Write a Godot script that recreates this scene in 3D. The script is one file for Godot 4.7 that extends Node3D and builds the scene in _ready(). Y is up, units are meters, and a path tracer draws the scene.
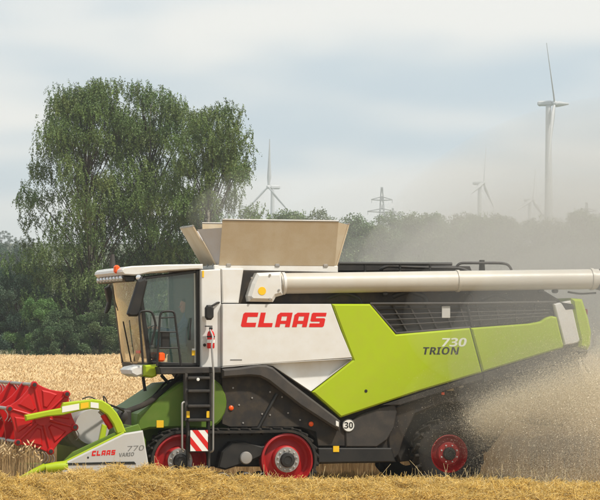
extends Node3D
# A combine harvester cutting wheat, seen from the side through a long lens. Metres, y up.
# The machine stands at the origin, turned 15 degrees; in its own frame x runs from nose to tail, z towards the near side.

var rng := RandomNumberGenerator.new()
var M := {}
var taken := {}

# ---------------------------------------------------------------- nodes and tags
func numbered(called: String) -> String:
	var k: int = taken.get(called, -1) + 1
	taken[called] = k
	return called if k == 0 else "%s_%03d" % [called, k]

func tag(o: Node, label := "", category := "", group := "", kind := "") -> void:
	if label: o.set_meta("label", label)
	if category: o.set_meta("category", category)
	if group: o.set_meta("group", group)
	if kind: o.set_meta("kind", kind)

func base(called: String, at := Vector3.ZERO, turn := 0.0) -> Node3D:
	var o := Node3D.new()
	o.name = numbered(called)
	add_child(o)
	o.position = at
	o.rotation.y = turn
	return o

func part(called: String, st: SurfaceTool, m: Material, parent: Node, label := "") -> MeshInstance3D:
	var o := MeshInstance3D.new()
	o.name = called
	st.generate_normals()
	o.mesh = st.commit()
	o.material_override = m
	parent.add_child(o, true)
	if label: o.set_meta("label", label)
	return o

func scatter(called: String, mesh: Mesh, m: Material, xf: Array, cols: Array, parent: Node) -> MultiMeshInstance3D:
	var mm := MultiMesh.new()
	mm.transform_format = MultiMesh.TRANSFORM_3D
	mm.use_colors = cols.size() > 0
	mm.mesh = mesh
	mm.instance_count = xf.size()
	for i in xf.size():
		mm.set_instance_transform(i, xf[i])
		if cols.size(): mm.set_instance_color(i, cols[i])
	var o := MultiMeshInstance3D.new()
	o.name = called
	o.multimesh = mm
	o.material_override = m
	parent.add_child(o, true)
	return o

# ---------------------------------------------------------------- shapes
func mb() -> SurfaceTool:
	var st := SurfaceTool.new()
	st.begin(Mesh.PRIMITIVE_TRIANGLES)
	st.set_smooth_group(-1)
	return st

func tri(st: SurfaceTool, a: Vector3, b: Vector3, c: Vector3) -> void:
	st.add_vertex(a); st.add_vertex(b); st.add_vertex(c)

func quad(st: SurfaceTool, a: Vector3, b: Vector3, c: Vector3, d: Vector3) -> void:
	tri(st, a, b, c); tri(st, a, c, d)

func pts(f: Array) -> PackedVector2Array:
	var p := PackedVector2Array()
	for i in range(0, f.size(), 2): p.append(Vector2(f[i], f[i + 1]))
	if area(p) < 0.0: p.reverse()
	return p

func area(p: PackedVector2Array) -> float:
	var s := 0.0
	for i in p.size(): s += p[i].cross(p[(i + 1) % p.size()])
	return s * 0.5

func inset(p: PackedVector2Array, b: float) -> PackedVector2Array:
	var q := PackedVector2Array()
	var n := p.size()
	for i in n:
		var e0 := (p[i] - p[(i + n - 1) % n]).normalized()
		var e1 := (p[(i + 1) % n] - p[i]).normalized()
		var n0 := Vector2(-e0.y, e0.x)
		var n1 := Vector2(-e1.y, e1.x)
		var m := n0 + n1
		q.append(p[i] + m * (b / maxf(0.35, 1.0 + n0.dot(n1))))
	return q

# a plate whose outline lies in x-y, from z0 (back) to z1 (front); edges of the front, and of the back if asked, are chamfered
func slab(st: SurfaceTool, f: Array, z0: float, z1: float, b := 0.012, both := false) -> void:
	var p := pts(f)
	slabp(st, p, z0, z1, b, both)

func slabp(st: SurfaceTool, p: PackedVector2Array, z0: float, z1: float, b := 0.012, both := false) -> void:
	st.set_smooth_group(-1)
	var n := p.size()
	var sg := signf(z1 - z0)
	var fi := inset(p, b) if b > 0.0 else p
	var rings: Array = [[p, z0], [p, z1 - b * sg], [fi, z1]]
	if both: rings = [[fi, z0], [p, z0 + b * sg], [p, z1 - b * sg], [fi, z1]]
	for k in rings.size() - 1:
		var r0: PackedVector2Array = rings[k][0]
		var r1: PackedVector2Array = rings[k + 1][0]
		for i in n:
			var j := (i + 1) % n
			quad(st, Vector3(r0[i].x, r0[i].y, rings[k][1]), Vector3(r1[i].x, r1[i].y, rings[k + 1][1]), Vector3(r1[j].x, r1[j].y, rings[k + 1][1]), Vector3(r0[j].x, r0[j].y, rings[k][1]))
	for e in [rings[0], rings[rings.size() - 1]]:
		var r: PackedVector2Array = e[0]
		var ix := Geometry2D.triangulate_polygon(r)
		for i in range(0, ix.size(), 3):
			var a := Vector3(r[ix[i]].x, r[ix[i]].y, e[1])
			var c := Vector3(r[ix[i + 1]].x, r[ix[i + 1]].y, e[1])
			var d := Vector3(r[ix[i + 2]].x, r[ix[i + 2]].y, e[1])
			if (e[1] == rings[0][1]) == (((c - a).cross(d - a)).z * sg > 0.0): tri(st, a, c, d)
			else: tri(st, a, d, c)

# chamfered box
func bx(st: SurfaceTool, c: Vector3, s: Vector3, b := 0.01, basis := Basis.IDENTITY) -> void:
	st.set_smooth_group(-1)
	var h := s * 0.5
	b = minf(b, minf(h.x, minf(h.y, h.z)) * 0.6)
	var rings := []
	for e in [[h.x - b, h.z - b, -h.y], [h.x, h.z, -h.y + b], [h.x, h.z, h.y - b], [h.x - b, h.z - b, h.y]]:
		var ring := []
		var cx: float = minf(b, e[0] * 0.5)
		var cz: float = minf(b, e[1] * 0.5)
		for q in [[1, 1, 0], [1, 1, 1], [-1, 1, 1], [-1, 1, 0], [-1, -1, 0], [-1, -1, 1], [1, -1, 1], [1, -1, 0]]:
			var x: float = q[0] * (e[0] - (cx if q[2] else 0.0))
			var z: float = q[1] * (e[1] - (0.0 if q[2] else cz))
			ring.append(c + basis * Vector3(x, e[2], z))
		rings.append(ring)
	for k in 3:
		for i in 8:
			var j := (i + 1) % 8
			quad(st, rings[k][i], rings[k + 1][i], rings[k + 1][j], rings[k][j])
	for i in range(1, 7):
		tri(st, rings[0][0], rings[0][i], rings[0][i + 1])
		tri(st, rings[3][0], rings[3][i + 1], rings[3][i])

# round bar along a path; r a number or one per point
func tube(st: SurfaceTool, path: Array, r, seg := 8) -> void:
	st.set_smooth_group(1)
	var n := path.size()
	var rings := []
	var up := Vector3.UP
	var t0: Vector3 = (path[1] - path[0]).normalized()
	if absf(t0.dot(up)) > 0.9: up = Vector3.RIGHT
	var side := t0.cross(up).normalized()
	for i in n:
		var t: Vector3
		if i == 0: t = t0
		elif i == n - 1: t = (path[i] - path[i - 1]).normalized()
		else: t = ((path[i] - path[i - 1]).normalized() + (path[i + 1] - path[i]).normalized()).normalized()
		side = (side - t * side.dot(t)).normalized()
		var b := t.cross(side)
		var rr: float = r[i] if r is Array else r
		var ring := []
		for k in seg:
			var a := TAU * k / seg
			ring.append(path[i] + (side * cos(a) + b * sin(a)) * rr)
		rings.append(ring)
	for i in n - 1:
		for k in seg:
			var j := (k + 1) % seg
			quad(st, rings[i][k], rings[i + 1][k], rings[i + 1][j], rings[i][j])
	st.set_smooth_group(-1)
	for k in range(1, seg - 1):
		tri(st, rings[0][0], rings[0][k], rings[0][k + 1])
		tri(st, rings[n - 1][0], rings[n - 1][k + 1], rings[n - 1][k])

# a path with its corners rounded
func bend(path: Array, r := 0.06, k := 4) -> Array:
	var out := [path[0]]
	for i in range(1, path.size() - 1):
		var a: Vector3 = path[i - 1]
		var b: Vector3 = path[i]
		var c: Vector3 = path[i + 1]
		var ra := minf(r, a.distance_to(b) * 0.45)
		var rc := minf(r, c.distance_to(b) * 0.45)
		var p := b + (a - b).normalized() * ra
		var q := b + (c - b).normalized() * rc
		for s in k + 1:
			var t := float(s) / k
			out.append(p.lerp(b, t).lerp(b.lerp(q, t), t))
	out.append(path[path.size() - 1])
	return out

# turned shape: profile of [radius, z] about an axis parallel to z (or any basis)
func lathe(st: SurfaceTool, prof: Array, c: Vector3, seg := 32, basis := Basis.IDENTITY) -> void:
	var g := 2
	for k in prof.size() - 1:
		if k > 0:
			var d0 := Vector2(prof[k][0] - prof[k - 1][0], prof[k][1] - prof[k - 1][1]).normalized()
			var d1 := Vector2(prof[k + 1][0] - prof[k][0], prof[k + 1][1] - prof[k][1]).normalized()
			if d0.dot(d1) < 0.8: g += 1
		st.set_smooth_group(g)
		for i in seg:
			var a0 := TAU * i / seg
			var a1 := TAU * (i + 1) / seg
			var p := func(a: float, q: Array) -> Vector3: return c + basis * Vector3(cos(a) * q[0], sin(a) * q[0], q[1])
			var v0: Vector3 = p.call(a0, prof[k]); var v1: Vector3 = p.call(a0, prof[k + 1])
			var v2: Vector3 = p.call(a1, prof[k + 1]); var v3: Vector3 = p.call(a1, prof[k])
			if prof[k][0] < 1e-4: tri(st, v0, v1, v2)
			elif prof[k + 1][0] < 1e-4: tri(st, v0, v1, v3)
			else: quad(st, v0, v1, v2, v3)

func disc(r: float, n := 24, c := Vector2.ZERO) -> PackedVector2Array:
	var p := PackedVector2Array()
	for i in n: p.append(c + Vector2(cos(TAU * i / n), sin(TAU * i / n)) * r)
	return p

# ---------------------------------------------------------------- materials
func paint(c: Color, rough: float, seed_: int, dust := 0.25, metal := 0.0, dcol := Color(0.66, 0.57, 0.44), scale := 0.55) -> StandardMaterial3D:
	# paint with settled field dust in patches, streaks and specks of chaff
	var n1 := FastNoiseLite.new(); n1.seed = seed_; n1.frequency = 0.012; n1.fractal_octaves = 5
	var n2 := FastNoiseLite.new(); n2.seed = seed_ + 7; n2.frequency = 0.16; n2.fractal_octaves = 2
	var s := 320
	var im := Image.create(s, s, false, Image.FORMAT_RGB8)
	var ro := Image.create(s, s, false, Image.FORMAT_RGB8)
	for y in s:
		for x in s:
			# wrap by mirroring so that the pattern has no seam
			var fx := absf(x - s * 0.5) * 1.3
			var fy := absf(y - s * 0.5) * 1.3
			var d := clampf(0.55 + n1.get_noise_2d(fx, fy) * 1.3, 0.0, 1.0) * dust
			var k := n2.get_noise_2d(fx * 2.0, fy * 2.0)
			d = d * 0.75 + maxf(0.0, k - 0.30) * 2.2 * dust + k * 0.35 * dust
			d = clampf(d, 0.0, 1.0)
			im.set_pixel(x, y, c.lerp(dcol, d))
			var r := clampf(rough + d * 0.6, 0.0, 1.0)
			ro.set_pixel(x, y, Color(r, r, r))
	var m := StandardMaterial3D.new()
	m.albedo_texture = ImageTexture.create_from_image(im)
	m.roughness_texture = ImageTexture.create_from_image(ro)
	m.metallic = metal
	m.uv1_triplanar = true
	m.uv1_scale = Vector3.ONE * scale
	return m

func plain(c: Color, rough := 0.6, metal := 0.0) -> StandardMaterial3D:
	var m := StandardMaterial3D.new()
	m.albedo_color = c
	m.roughness = rough
	m.metallic = metal
	return m

func glass(c: Color, a: float) -> StandardMaterial3D:
	var m := StandardMaterial3D.new()
	m.albedo_color = Color(c.r, c.g, c.b, a)
	m.transparency = BaseMaterial3D.TRANSPARENCY_ALPHA
	m.roughness = 0.04
	m.metallic_specular = 0.72
	return m

func materials() -> void:
	M.green = paint(Color(0.62, 0.71, 0.06), 0.28, 3, 0.12)
	M.dull_green = paint(Color(0.31, 0.43, 0.07), 0.5, 4, 0.14)
	M.white = paint(Color(0.83, 0.83, 0.82), 0.30, 5, 0.12)
	M.grey = paint(Color(0.70, 0.70, 0.69), 0.4, 6, 0.10)
	M.dark = paint(Color(0.115, 0.11, 0.11), 0.55, 7, 0.20)
	M.fender = paint(Color(0.19, 0.18, 0.175), 0.6, 8, 0.16)
	M.black = paint(Color(0.07, 0.07, 0.072), 0.5, 9, 0.12)
	M.rubber = paint(Color(0.085, 0.08, 0.078), 0.85, 10, 0.26)
	M.red = paint(Color(0.70, 0.015, 0.025), 0.42, 11, 0.04)
	M.wheel_red = paint(Color(0.62, 0.05, 0.07), 0.45, 17, 0.14)
	M.tank = paint(Color(0.74, 0.69, 0.60), 0.7, 12, 0.42, 0.0, Color(0.66, 0.56, 0.42))
	M.steel = paint(Color(0.60, 0.60, 0.60), 0.42, 13, 0.25, 0.5)
	M.tube = paint(Color(0.73, 0.715, 0.68), 0.38, 14, 0.14)
	M.chaffy = paint(Color(0.135, 0.125, 0.12), 0.8, 15, 0.26, 0.0, Color(0.60, 0.50, 0.36), 0.8)
	M.cloth = paint(Color(0.72, 0.72, 0.74), 0.9, 16, 0.25)
	M.glass = glass(Color(0.50, 0.64, 0.60), 0.08)
	M.windscreen = glass(Color(0.70, 0.62, 0.45), 0.22)
	M.mirror = plain(Color(0.85, 0.86, 0.88), 0.05, 1.0)
	M.orange = plain(Color(0.95, 0.34, 0.03), 0.3)
	M.yellow = plain(Color(0.90, 0.72, 0.08), 0.5)
	M.letter_red = plain(Color(0.80, 0.08, 0.06), 0.4)
	M.letter_grey = plain(Color(0.42, 0.42, 0.41), 0.4)
	M.letter_dark = plain(Color(0.12, 0.13, 0.12), 0.4)
	M.letter_pale = plain(Color(0.83, 0.85, 0.80), 0.4)
	M.sign_white = plain(Color(0.88, 0.88, 0.86), 0.5)
	M.lens = plain(Color(0.85, 0.86, 0.88), 0.1, 0.6)
	M.seat = plain(Color(0.10, 0.10, 0.11), 0.85)

# ---------------------------------------------------------------- lettering
# heavy square capitals as flat plates: each letter is a few strokes on a grid 5 wide and 5 high
func block_word(word: String, h: float, w: float, gap: float, slant: float) -> SurfaceTool:
	var st := mb()
	var G := {
		"C": [[[0.5, 0], [5, 0], [5, 1.5], [1.7, 1.5], [1.7, 3.5], [5, 3.5], [5, 5], [0.5, 5], [0, 4.5], [0, 0.5]]],
		"L": [[[0, 0], [4.8, 0], [4.8, 1.4], [1.7, 1.4], [1.7, 5], [0, 5]]],
		"A": [[[0, 0], [1.6, 0], [1.6, 1.1], [3.4, 1.1], [3.4, 0], [5, 0], [5, 5], [0.9, 5], [0, 4.2]], [[1.6, 2.3], [1.6, 3.7], [3.4, 3.7], [3.4, 2.3]]],
		"S": [[[0, 0], [4.6, 0], [5, 0.4], [5, 2.7], [4.6, 3.1], [1.7, 3.1], [1.7, 3.7], [5, 3.7], [5, 5], [0.4, 5], [0, 4.6], [0, 2.3], [0.4, 1.9], [3.3, 1.9], [3.3, 1.3], [0, 1.3]]],
	}
	var x := 0.0
	for ch in word:
		var shapes: Array = G[ch]
		var f := func(q: Array) -> Vector2: return Vector2(x + q[0] / 5.0 * w + q[1] / 5.0 * h * slant, q[1] / 5.0 * h)
		if ch == "A":   # drawn as strokes round its eye
			for r in [[[0, 0], [1.6, 0], [1.6, 5], [0.9, 5], [0, 4.2]], [[3.4, 0], [5, 0], [5, 5], [3.4, 5]], [[1.6, 1.1], [3.4, 1.1], [3.4, 2.2], [1.6, 2.2]], [[1.6, 3.7], [3.4, 3.7], [3.4, 5], [1.6, 5]]]:
				letter_plate(st, r, f)
		else:
			letter_plate(st, shapes[0], f)
		x += w + gap
	return st

func letter_plate(st: SurfaceTool, r: Array, f: Callable) -> void:
	var p := PackedVector2Array()
	for q in r: p.append(f.call(q))
	slabp(st, p, 0.0, 0.003, 0.0)

func words(text: String, height: float, m: Material, parent: Node, at: Vector3, slant := 0.0, stretch := 1.0, weight := 700, tilt := 0.0) -> void:
	var f := SystemFont.new()
	f.font_names = PackedStringArray(["Droid Sans"])
	f.font_weight = weight
	var t := TextMesh.new()
	t.font = f
	t.text = text
	t.font_size = 64
	t.pixel_size = height / 46.0
	t.depth = 0.003
	t.curve_step = 2.0
	var o := MeshInstance3D.new()
	o.name = "lettering"
	o.mesh = t
	o.material_override = m
	parent.add_child(o, true)
	var b := Basis(Vector3(stretch, 0, 0), Vector3(slant, 1, 0), Vector3(0, 0, 1))
	o.transform = Transform3D(Basis(Vector3(0, 0, 1), tilt) * b, at)

# ---------------------------------------------------------------- the harvester
func wheel_rim(c: Vector3, r: float, zf: float, hub_r: float, parent: Node, bolts: int) -> void:
	# a dished red wheel whose face lies at zf
	var s := mb()
	lathe(s, [[r * 0.98, -0.35], [r * 1.06, -0.05], [r * 1.06, 0.0], [r * 0.985, 0.012], [r * 0.95, -0.02], [r * 0.90, -0.14], [r * 0.82, -0.17], [r * 0.60, -0.13], [r * 0.56, -0.07], [hub_r * 1.75, -0.05], [hub_r * 1.6, -0.04]], c + Vector3(0, 0, zf), 40)
	var w := part("wheel", s, M.wheel_red, parent)
	s = mb()
	lathe(s, [[hub_r * 1.7, -0.06], [hub_r * 1.66, -0.015], [hub_r * 1.0, -0.012], [hub_r * 0.95, -0.05]], c + Vector3(0, 0, zf), 32)
	part("hub_ring", s, M.steel if bolts > 8 else M.wheel_red, w)
	s = mb()
	lathe(s, [[hub_r, -0.05], [hub_r, 0.03], [hub_r * 0.9, 0.05], [hub_r * 0.55, 0.055], [hub_r * 0.5, 0.04], [0.0, 0.04]], c + Vector3(0, 0, zf), 24)
	part("hub", s, M.black, w)
	for i in bolts:
		s = mb()
		var a := TAU * (i + 0.5) / bolts
		lathe(s, [[0.017, -0.03], [0.017, 0.008], [0.011, 0.014], [0.0, 0.014]], c + Vector3(cos(a) * hub_r * 1.33, sin(a) * hub_r * 1.33, zf), 6)
		part("bolt", s, M.lens, w)

func track_unit(root: Node3D, side: float) -> void:
	# rubber belt round two wheels, rollers between them
	var ca := Vector2(-2.66, 0.595)
	var cb := Vector2(-0.68, 0.595)
	var ro := 0.545
	var z0 := 1.04
	var z1 := 1.70
	var loop := []          # outline of the belt with its outward normal
	for i in 25:
		var a := PI * 0.5 + PI * i / 24.0
		loop.append([ca + Vector2(cos(a), sin(a)) * ro, Vector2(cos(a), sin(a))])
	for i in range(1, 20): loop.append([Vector2(lerpf(ca.x, cb.x, i / 20.0), ca.y - ro), Vector2(0, -1)])
	for i in 25:
		var a := -PI * 0.5 + PI * i / 24.0
		loop.append([cb + Vector2(cos(a), sin(a)) * ro, Vector2(cos(a), sin(a))])
	for i in range(1, 20): loop.append([Vector2(lerpf(cb.x, ca.x, i / 20.0), ca.y + ro - 0.012 * sin(PI * i / 20.0)), Vector2(0, 1)])
	var st := mb()
	var n := loop.size()
	st.set_smooth_group(3)
	for i in n:
		var j := (i + 1) % n
		var p: Vector2 = loop[i][0]; var q: Vector2 = loop[j][0]
		var pi: Vector2 = p - loop[i][1] * 0.045; var qi: Vector2 = q - loop[j][1] * 0.045
		for e in [[p, q, z0, z1], [pi, qi, z0, z1]]:
			quad(st, Vector3(e[0].x, e[0].y, e[2] * side), Vector3(e[1].x, e[1].y, e[2] * side), Vector3(e[1].x, e[1].y, e[3] * side), Vector3(e[0].x, e[0].y, e[3] * side))
		st.set_smooth_group(-1)
		for z in [z0, z1]:
			quad(st, Vector3(p.x, p.y, z * side), Vector3(q.x, q.y, z * side), Vector3(qi.x, qi.y, z * side), Vector3(pi.x, pi.y, z * side))
		st.set_smooth_group(3)
	var belt := part("track_belt", st, M.rubber, root)
	if side < 0: return
	# tread bars and inner drive lugs, every one a piece of the belt
	var lug := mb(); bx(lug, Vector3.ZERO, Vector3(0.055, 0.05, 0.30), 0.012)
	lug.generate_normals(); var lug_mesh := lug.commit()
	var guide := mb(); bx(guide, Vector3.ZERO, Vector3(0.05, 0.055, 0.10), 0.015)
	guide.generate_normals(); var guide_mesh := guide.commit()
	for i in range(0, n, 2):
		var p: Vector2 = loop[i][0]; var nn: Vector2 = loop[i][1]
		var b := Basis(Vector3(0, 0, 1), atan2(nn.y, nn.x) - PI * 0.5)
		for k in 2:
			var o := MeshInstance3D.new(); o.name = "tread_bar"; o.mesh = lug_mesh; o.material_override = M.rubber
			belt.add_child(o, true)
			o.transform = Transform3D(b * Basis(Vector3.UP, 0.35 if k else -0.35), Vector3(p.x, p.y, 0) + Vector3(nn.x, nn.y, 0) * 0.02 + Vector3(0, 0, 1.535 if k else 1.215) + b.x * (0.045 if k else 0.0))
		var g := MeshInstance3D.new(); g.name = "drive_lug"; g.mesh = guide_mesh; g.material_override = M.rubber
		belt.add_child(g, true)
		g.transform = Transform3D(b, Vector3(p.x, p.y, 1.37) - Vector3(nn.x, nn.y, 0) * 0.07)
	wheel_rim(Vector3(ca.x, ca.y, 0), 0.455, 1.66, 0.135, root, 12)
	wheel_rim(Vector3(cb.x, cb.y, 0), 0.455, 1.66, 0.135, root, 12)
	# swing arm, rollers and their pivot cap
	st = mb()
	slab(st, [-1.88, 0.748, -1.695, 0.926, -1.436, 0.941, -1.138, 0.849, -0.989, 0.883, -1.064, 0.686, -1.361, 0.563, -1.806, 0.424, -1.954, 0.462], 1.30, 1.58, 0.03)
	part("roller_arm", st, M.black, root)
	st = mb()
	lathe(st, [[0.115, -0.06], [0.115, 0.01], [0.10, 0.03], [0.0, 0.04]], Vector3(-1.436, 0.636, 1.6), 24)
	part("pivot_cap", st, M.steel, root)
	for px in [Vector2(-1.88, 0.228), Vector2(-1.435, 0.222), Vector2(-1.101, 0.182)]:
		st = mb()
		lathe(st, [[0.05, -0.1], [0.06, -0.02], [0.125, -0.03], [0.14, 0.0], [0.155, 0.0], [0.16, -0.04], [0.16, -0.40]], Vector3(px.x, 0.225, 1.63), 28)
		var rl := part("roller", st, M.rubber, root)
		st = mb()
		lathe(st, [[0.15, 0.004], [0.138, 0.006], [0.134, 0.0]], Vector3(px.x, 0.225, 1.63), 28)
		part("roller_edge", st, M.steel, rl)

func rear_wheel(root: Node3D, side: float) -> void:
	var c := Vector2(2.475, 0.667)
	var r := c.y - 0.012
	var prof := [[0.36, -0.16], [0.40, -0.19], [0.50, -0.235], [0.60, -0.235], [0.655, -0.20], [0.675, -0.12], [0.68, 0.0], [0.675, 0.12], [0.655, 0.20], [0.60, 0.235], [0.50, 0.235], [0.40, 0.19], [0.36, 0.16]]
	for q in prof: q[0] *= r / 0.71
	var st := mb()
	var zc := 1.22 * side
	lathe(st, prof, Vector3(c.x, c.y, zc), 48)
	var t := part("tyre", st, M.rubber, root)
	# bars of the tread: curved V-lugs, two rows
	var lug := mb()
	slab(lug, [-0.035, 0.0, 0.035, 0.0, 0.028, 0.075, -0.028, 0.075], -0.135, 0.135, 0.015, true)
	lug.generate_normals(); var lm := lug.commit()
	for i in 40:
		var a := TAU * i / 40.0
		var k := 1.0 if i % 2 else -1.0
		var o := MeshInstance3D.new(); o.name = "tread_bar"; o.mesh = lm; o.material_override = M.rubber
		t.add_child(o, true)
		var b := Basis(Vector3(0, 0, 1), a - PI * 0.5) * Basis(Vector3.UP, 0.7 * k) * Basis(Vector3.RIGHT, 0.10 * k)
		o.transform = Transform3D(b, Vector3(c.x + cos(a) * r * 0.925, c.y + sin(a) * r * 0.925, zc + 0.125 * k))
	if side > 0:
		wheel_rim(Vector3(c.x, c.y, 0), 0.345, zc + 0.17, 0.12, root, 8)

func make_harvester() -> Node3D:
	var root := base("combine_harvester", Vector3.ZERO, deg_to_rad(15.0))
	tag(root, "green and white combine harvester on rubber tracks with its grain tank flaps open", "harvester")
	var st: SurfaceTool
	var p: MeshInstance3D
	# --- core of the body
	st = mb()
	slab(st, [-2.215, 4.041, 0.298, 4.002, 3.869, 3.949, 4.655, 3.506, 4.95, 2.667, 4.356, 2.351, 3.082, 1.873, 1.632, 1.292, 1.382, 0.524, 0.013, 0.502, -0.025, 0.939, -0.364, 1.215, -1.637, 1.224, -1.823, 1.677, -2.213, 2.183], -1.36, 1.36, 0.02, true)
	part("body", st, M.chaffy, root)
	# chassis beam, axle beam, rear axle
	st = mb()
	slab(st, [-0.063, 0.799, 1.34, 0.786, 1.416, 0.529, -0.063, 0.527], 1.0, 1.5, 0.02)
	part("chassis_beam", st, M.black, root)
	st = mb()
	slab(st, [0.705, 0.694, 2.184, 0.68, 2.264, 0.41, 0.705, 0.407], -1.5, -1.0, 0.02)
	part("chassis_beam", st, M.black, root)
	st = mb()
	var rc := Vector2(2.475, 0.667)
	tube(st, [Vector3(rc.x, rc.y, -1.25), Vector3(rc.x, rc.y, 1.25)], 0.11, 12)
	slab(st, [1.895, 1.305, 3.171, 1.54, 3.071, 0.603, 2.579, 0.478], -0.35, 0.35, 0.02, true)
	part("rear_axle", st, M.black, root)
	st = mb()
	tube(st, [Vector3(-2.66, 0.595, -1.3), Vector3(-2.66, 0.595, 1.62)], 0.1, 12)
	tube(st, [Vector3(-0.68, 0.595, -1.3), Vector3(-0.68, 0.595, 1.62)], 0.1, 12)
	slab(st, [-2.221, 1.092, -0.268, 1.113, -0.419, 0.456, -2.332, 0.477], -1.0, 1.28, 0.02, true)
	part("track_frame", st, M.black, root)
	track_unit(root, 1.0)
	track_unit(root, -1.0)
	rear_wheel(root, 1.0)
	rear_wheel(root, -1.0)
	# --- lower side: recessed dark panel with strut, fender band above it
	st = mb()
	slab(st, [-1.843, 2.183, -1.21, 2.199, -0.986, 2.108, -0.386, 1.616, 0.464, 1.156, 0.463, 0.828, -0.047, 0.833, -0.085, 1.088, -0.386, 1.181, -1.694, 1.191, -1.842, 1.246], 1.36, 1.44, 0.01)
	p = part("recess_panel", st, M.chaffy, root)
	st = mb()
	tube(st, [Vector3(-0.823, 1.782, 1.46), Vector3(-0.991, 1.493, 1.46), Vector3(-1.178, 1.151, 1.46)], 0.035, 8)
	part("strut", st, M.black, p)
	for q in [Vector3(-1.677, 1.533, 1.445), Vector3(-0.18, 1.234, 1.445)]:
		st = mb()
		lathe(st, [[0.045, 0.0], [0.045, 0.012], [0.034, 0.022], [0.0, 0.026]], q, 16)
		part("marker_lamp", st, M.orange, p)
	# rivets and plugs on the recess panel
	for q in [Vector3(-1.64, 1.894, 1.445), Vector3(-1.286, 1.712, 1.445), Vector3(-0.95, 1.818, 1.445), Vector3(-0.725, 1.727, 1.445), Vector3(-1.453, 1.261, 1.445), Vector3(-1.099, 1.421, 1.445), Vector3(-0.613, 1.436, 1.445), Vector3(-0.387, 1.308, 1.445), Vector3(-0.95, 1.402, 1.445), Vector3(-1.528, 1.586, 1.445)]:
		st = mb()
		lathe(st, [[0.018, 0.0], [0.014, 0.010], [0.0, 0.012]], q, 8)
		part("plug", st, M.steel, p)
	st = mb()
	slab(st, [-1.881, 2.239, -1.548, 2.265, -1.213, 2.313, -1.064, 2.309, -0.934, 2.263, -0.616, 2, -0.222, 1.709, 0.248, 1.362, 0.333, 1.289, 0.314, 1.107, 0.211, 1.163, -0.429, 1.565, -1.027, 2.02, -1.176, 2.092, -1.362, 2.111, -1.881, 2.077], 1.30, 1.62, 0.035)
	part("fender", st, M.fender, root)
	# panel with the speed plate and the dark box before the rear wheel
	st = mb()
	slab(st, [0.458, 1.211, 0.781, 1.41, 1.41, 1.607, 1.448, 1.442, 1.39, 1.15, 1.257, 0.931, 1.066, 0.805, 0.477, 0.811], 1.36, 1.47, 0.02)
	p = part("skirt_panel", st, M.fender, root)
	st = mb()
	var sp := Vector2(0.522, 1.203)
	slabp(st, disc(0.118, 28, sp), 1.47, 1.482, 0.003)
	var plate := part("speed_plate", st, M.sign_white, root, "round white speed plate reading 30")
	st = mb()
	lathe(st, [[0.116, 0.0], [0.116, 0.003], [0.106, 0.003], [0.106, 0.0]], Vector3(sp.x, sp.y, 1.481), 28)
	part("plate_ring", st, M.letter_dark, plate)
	words("30", 0.115, M.letter_dark, plate, Vector3(sp.x, sp.y, 1.4835))
	st = mb()
	slab(st, [0.239, 1.298, 0.295, 1.271, 0.295, 1.18, 0.239, 1.208], 1.60, 1.627, 0.004)
	part("sticker", st, M.sign_white, root)
	st = mb()
	slab(st, [0.22, 0.833, 0.333, 0.832, 0.333, 0.723, 0.219, 0.724], 1.505, 1.513, 0.002)
	part("sticker", st, M.yellow, root)
	# dark apron under the green hood, up to the straw spreader
	st = mb()
	slab(st, [1.377, 1.514, 3.076, 2.021, 4.645, 2.35, 4.525, 1.83, 3.856, 1.684, 3.426, 1.539, 2.881, 1.615, 2.3, 1.6, 1.818, 1.401, 1.606, 0.999, 1.491, 0.652, 1.338, 0.526, 1.3, 0.928], 1.30, 1.40, 0.02)
	p = part("apron", st, M.chaffy, root)
	st = mb()
	slab(st, [1.564, 1.503, 3.219, 1.922, 4.204, 1.862, 4.045, 1.414, 3.61, 0.969, 3.374, 0.673, 1.66, 0.505, 1.506, 0.913], 0.80, 0.95, 0.02)
	part("wheel_arch", st, M.dark, root)
	for q in [[Vector3(2.35, 1.775, 1.405), 0.05, M.orange], [Vector3(2.485, 1.885, 1.405), 0.12, M.tank], [Vector3(2.698, 1.921, 1.405), 0.08, M.grey]]:
		st = mb()
		bx(st, q[0], Vector3(q[1] * 1.2, q[1], 0.02), 0.008)
		part("reflector", st, q[2], p)
	st = mb()
	slab(st, [4.037, 2.152, 5.066, 2.378, 5.348, 1.613, 4.739, 1.139, 4.176, 1.391], -1.25, 1.25, 0.03, true)
	part("straw_spreader", st, M.chaffy, root)
	# --- upper side panels
	st = mb()
	slab(st, [-1.863, 3.408, 0.166, 3.415, 0.355, 2.924, 0.563, 2.44, -1.863, 2.287], 1.38, 1.56, 0.008)
	slab(st, [-1.863, 2.278, -1.129, 2.334, 0.563, 2.427, 0.563, 2.396, -0.211, 1.826, -0.924, 2.29, -1.129, 2.323, -1.863, 2.256], 1.38, 1.557, 0.006)
	p = part("side_panel", st, M.white, root, "white front side panel with red lettering")
	st = block_word("CLAAS", 0.262, 0.275, 0.045, 0.22)
	var logo := part("lettering", st, M.letter_red, p, "large red slanted block lettering")
	var lp := Vector2(-1.529, 2.994)
	logo.position = Vector3(lp.x, lp.y, 1.561)
	lp = Vector2(-1.612, 2.356)
	st = mb(); bx(st, Vector3(lp.x, lp.y + 0.045, 1.562), Vector3(0.22, 0.02, 0.004), 0.001)
	part("caption", st, M.letter_grey, p)
	st = mb()
	slab(st, [0.185, 3.415, 0.905, 3.417, 1.4, 2.861, 2.824, 2.981, 3.055, 2.161, 1.858, 1.826, 1.113, 1.592, 0.354, 1.351, -0.193, 1.817, 0.582, 2.396, 0.374, 2.924], 1.38, 1.57, 0.03)
	p = part("side_panel", st, M.green, root, "bright green middle side panel")
	lp = Vector2(2.511, 2.714)
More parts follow.
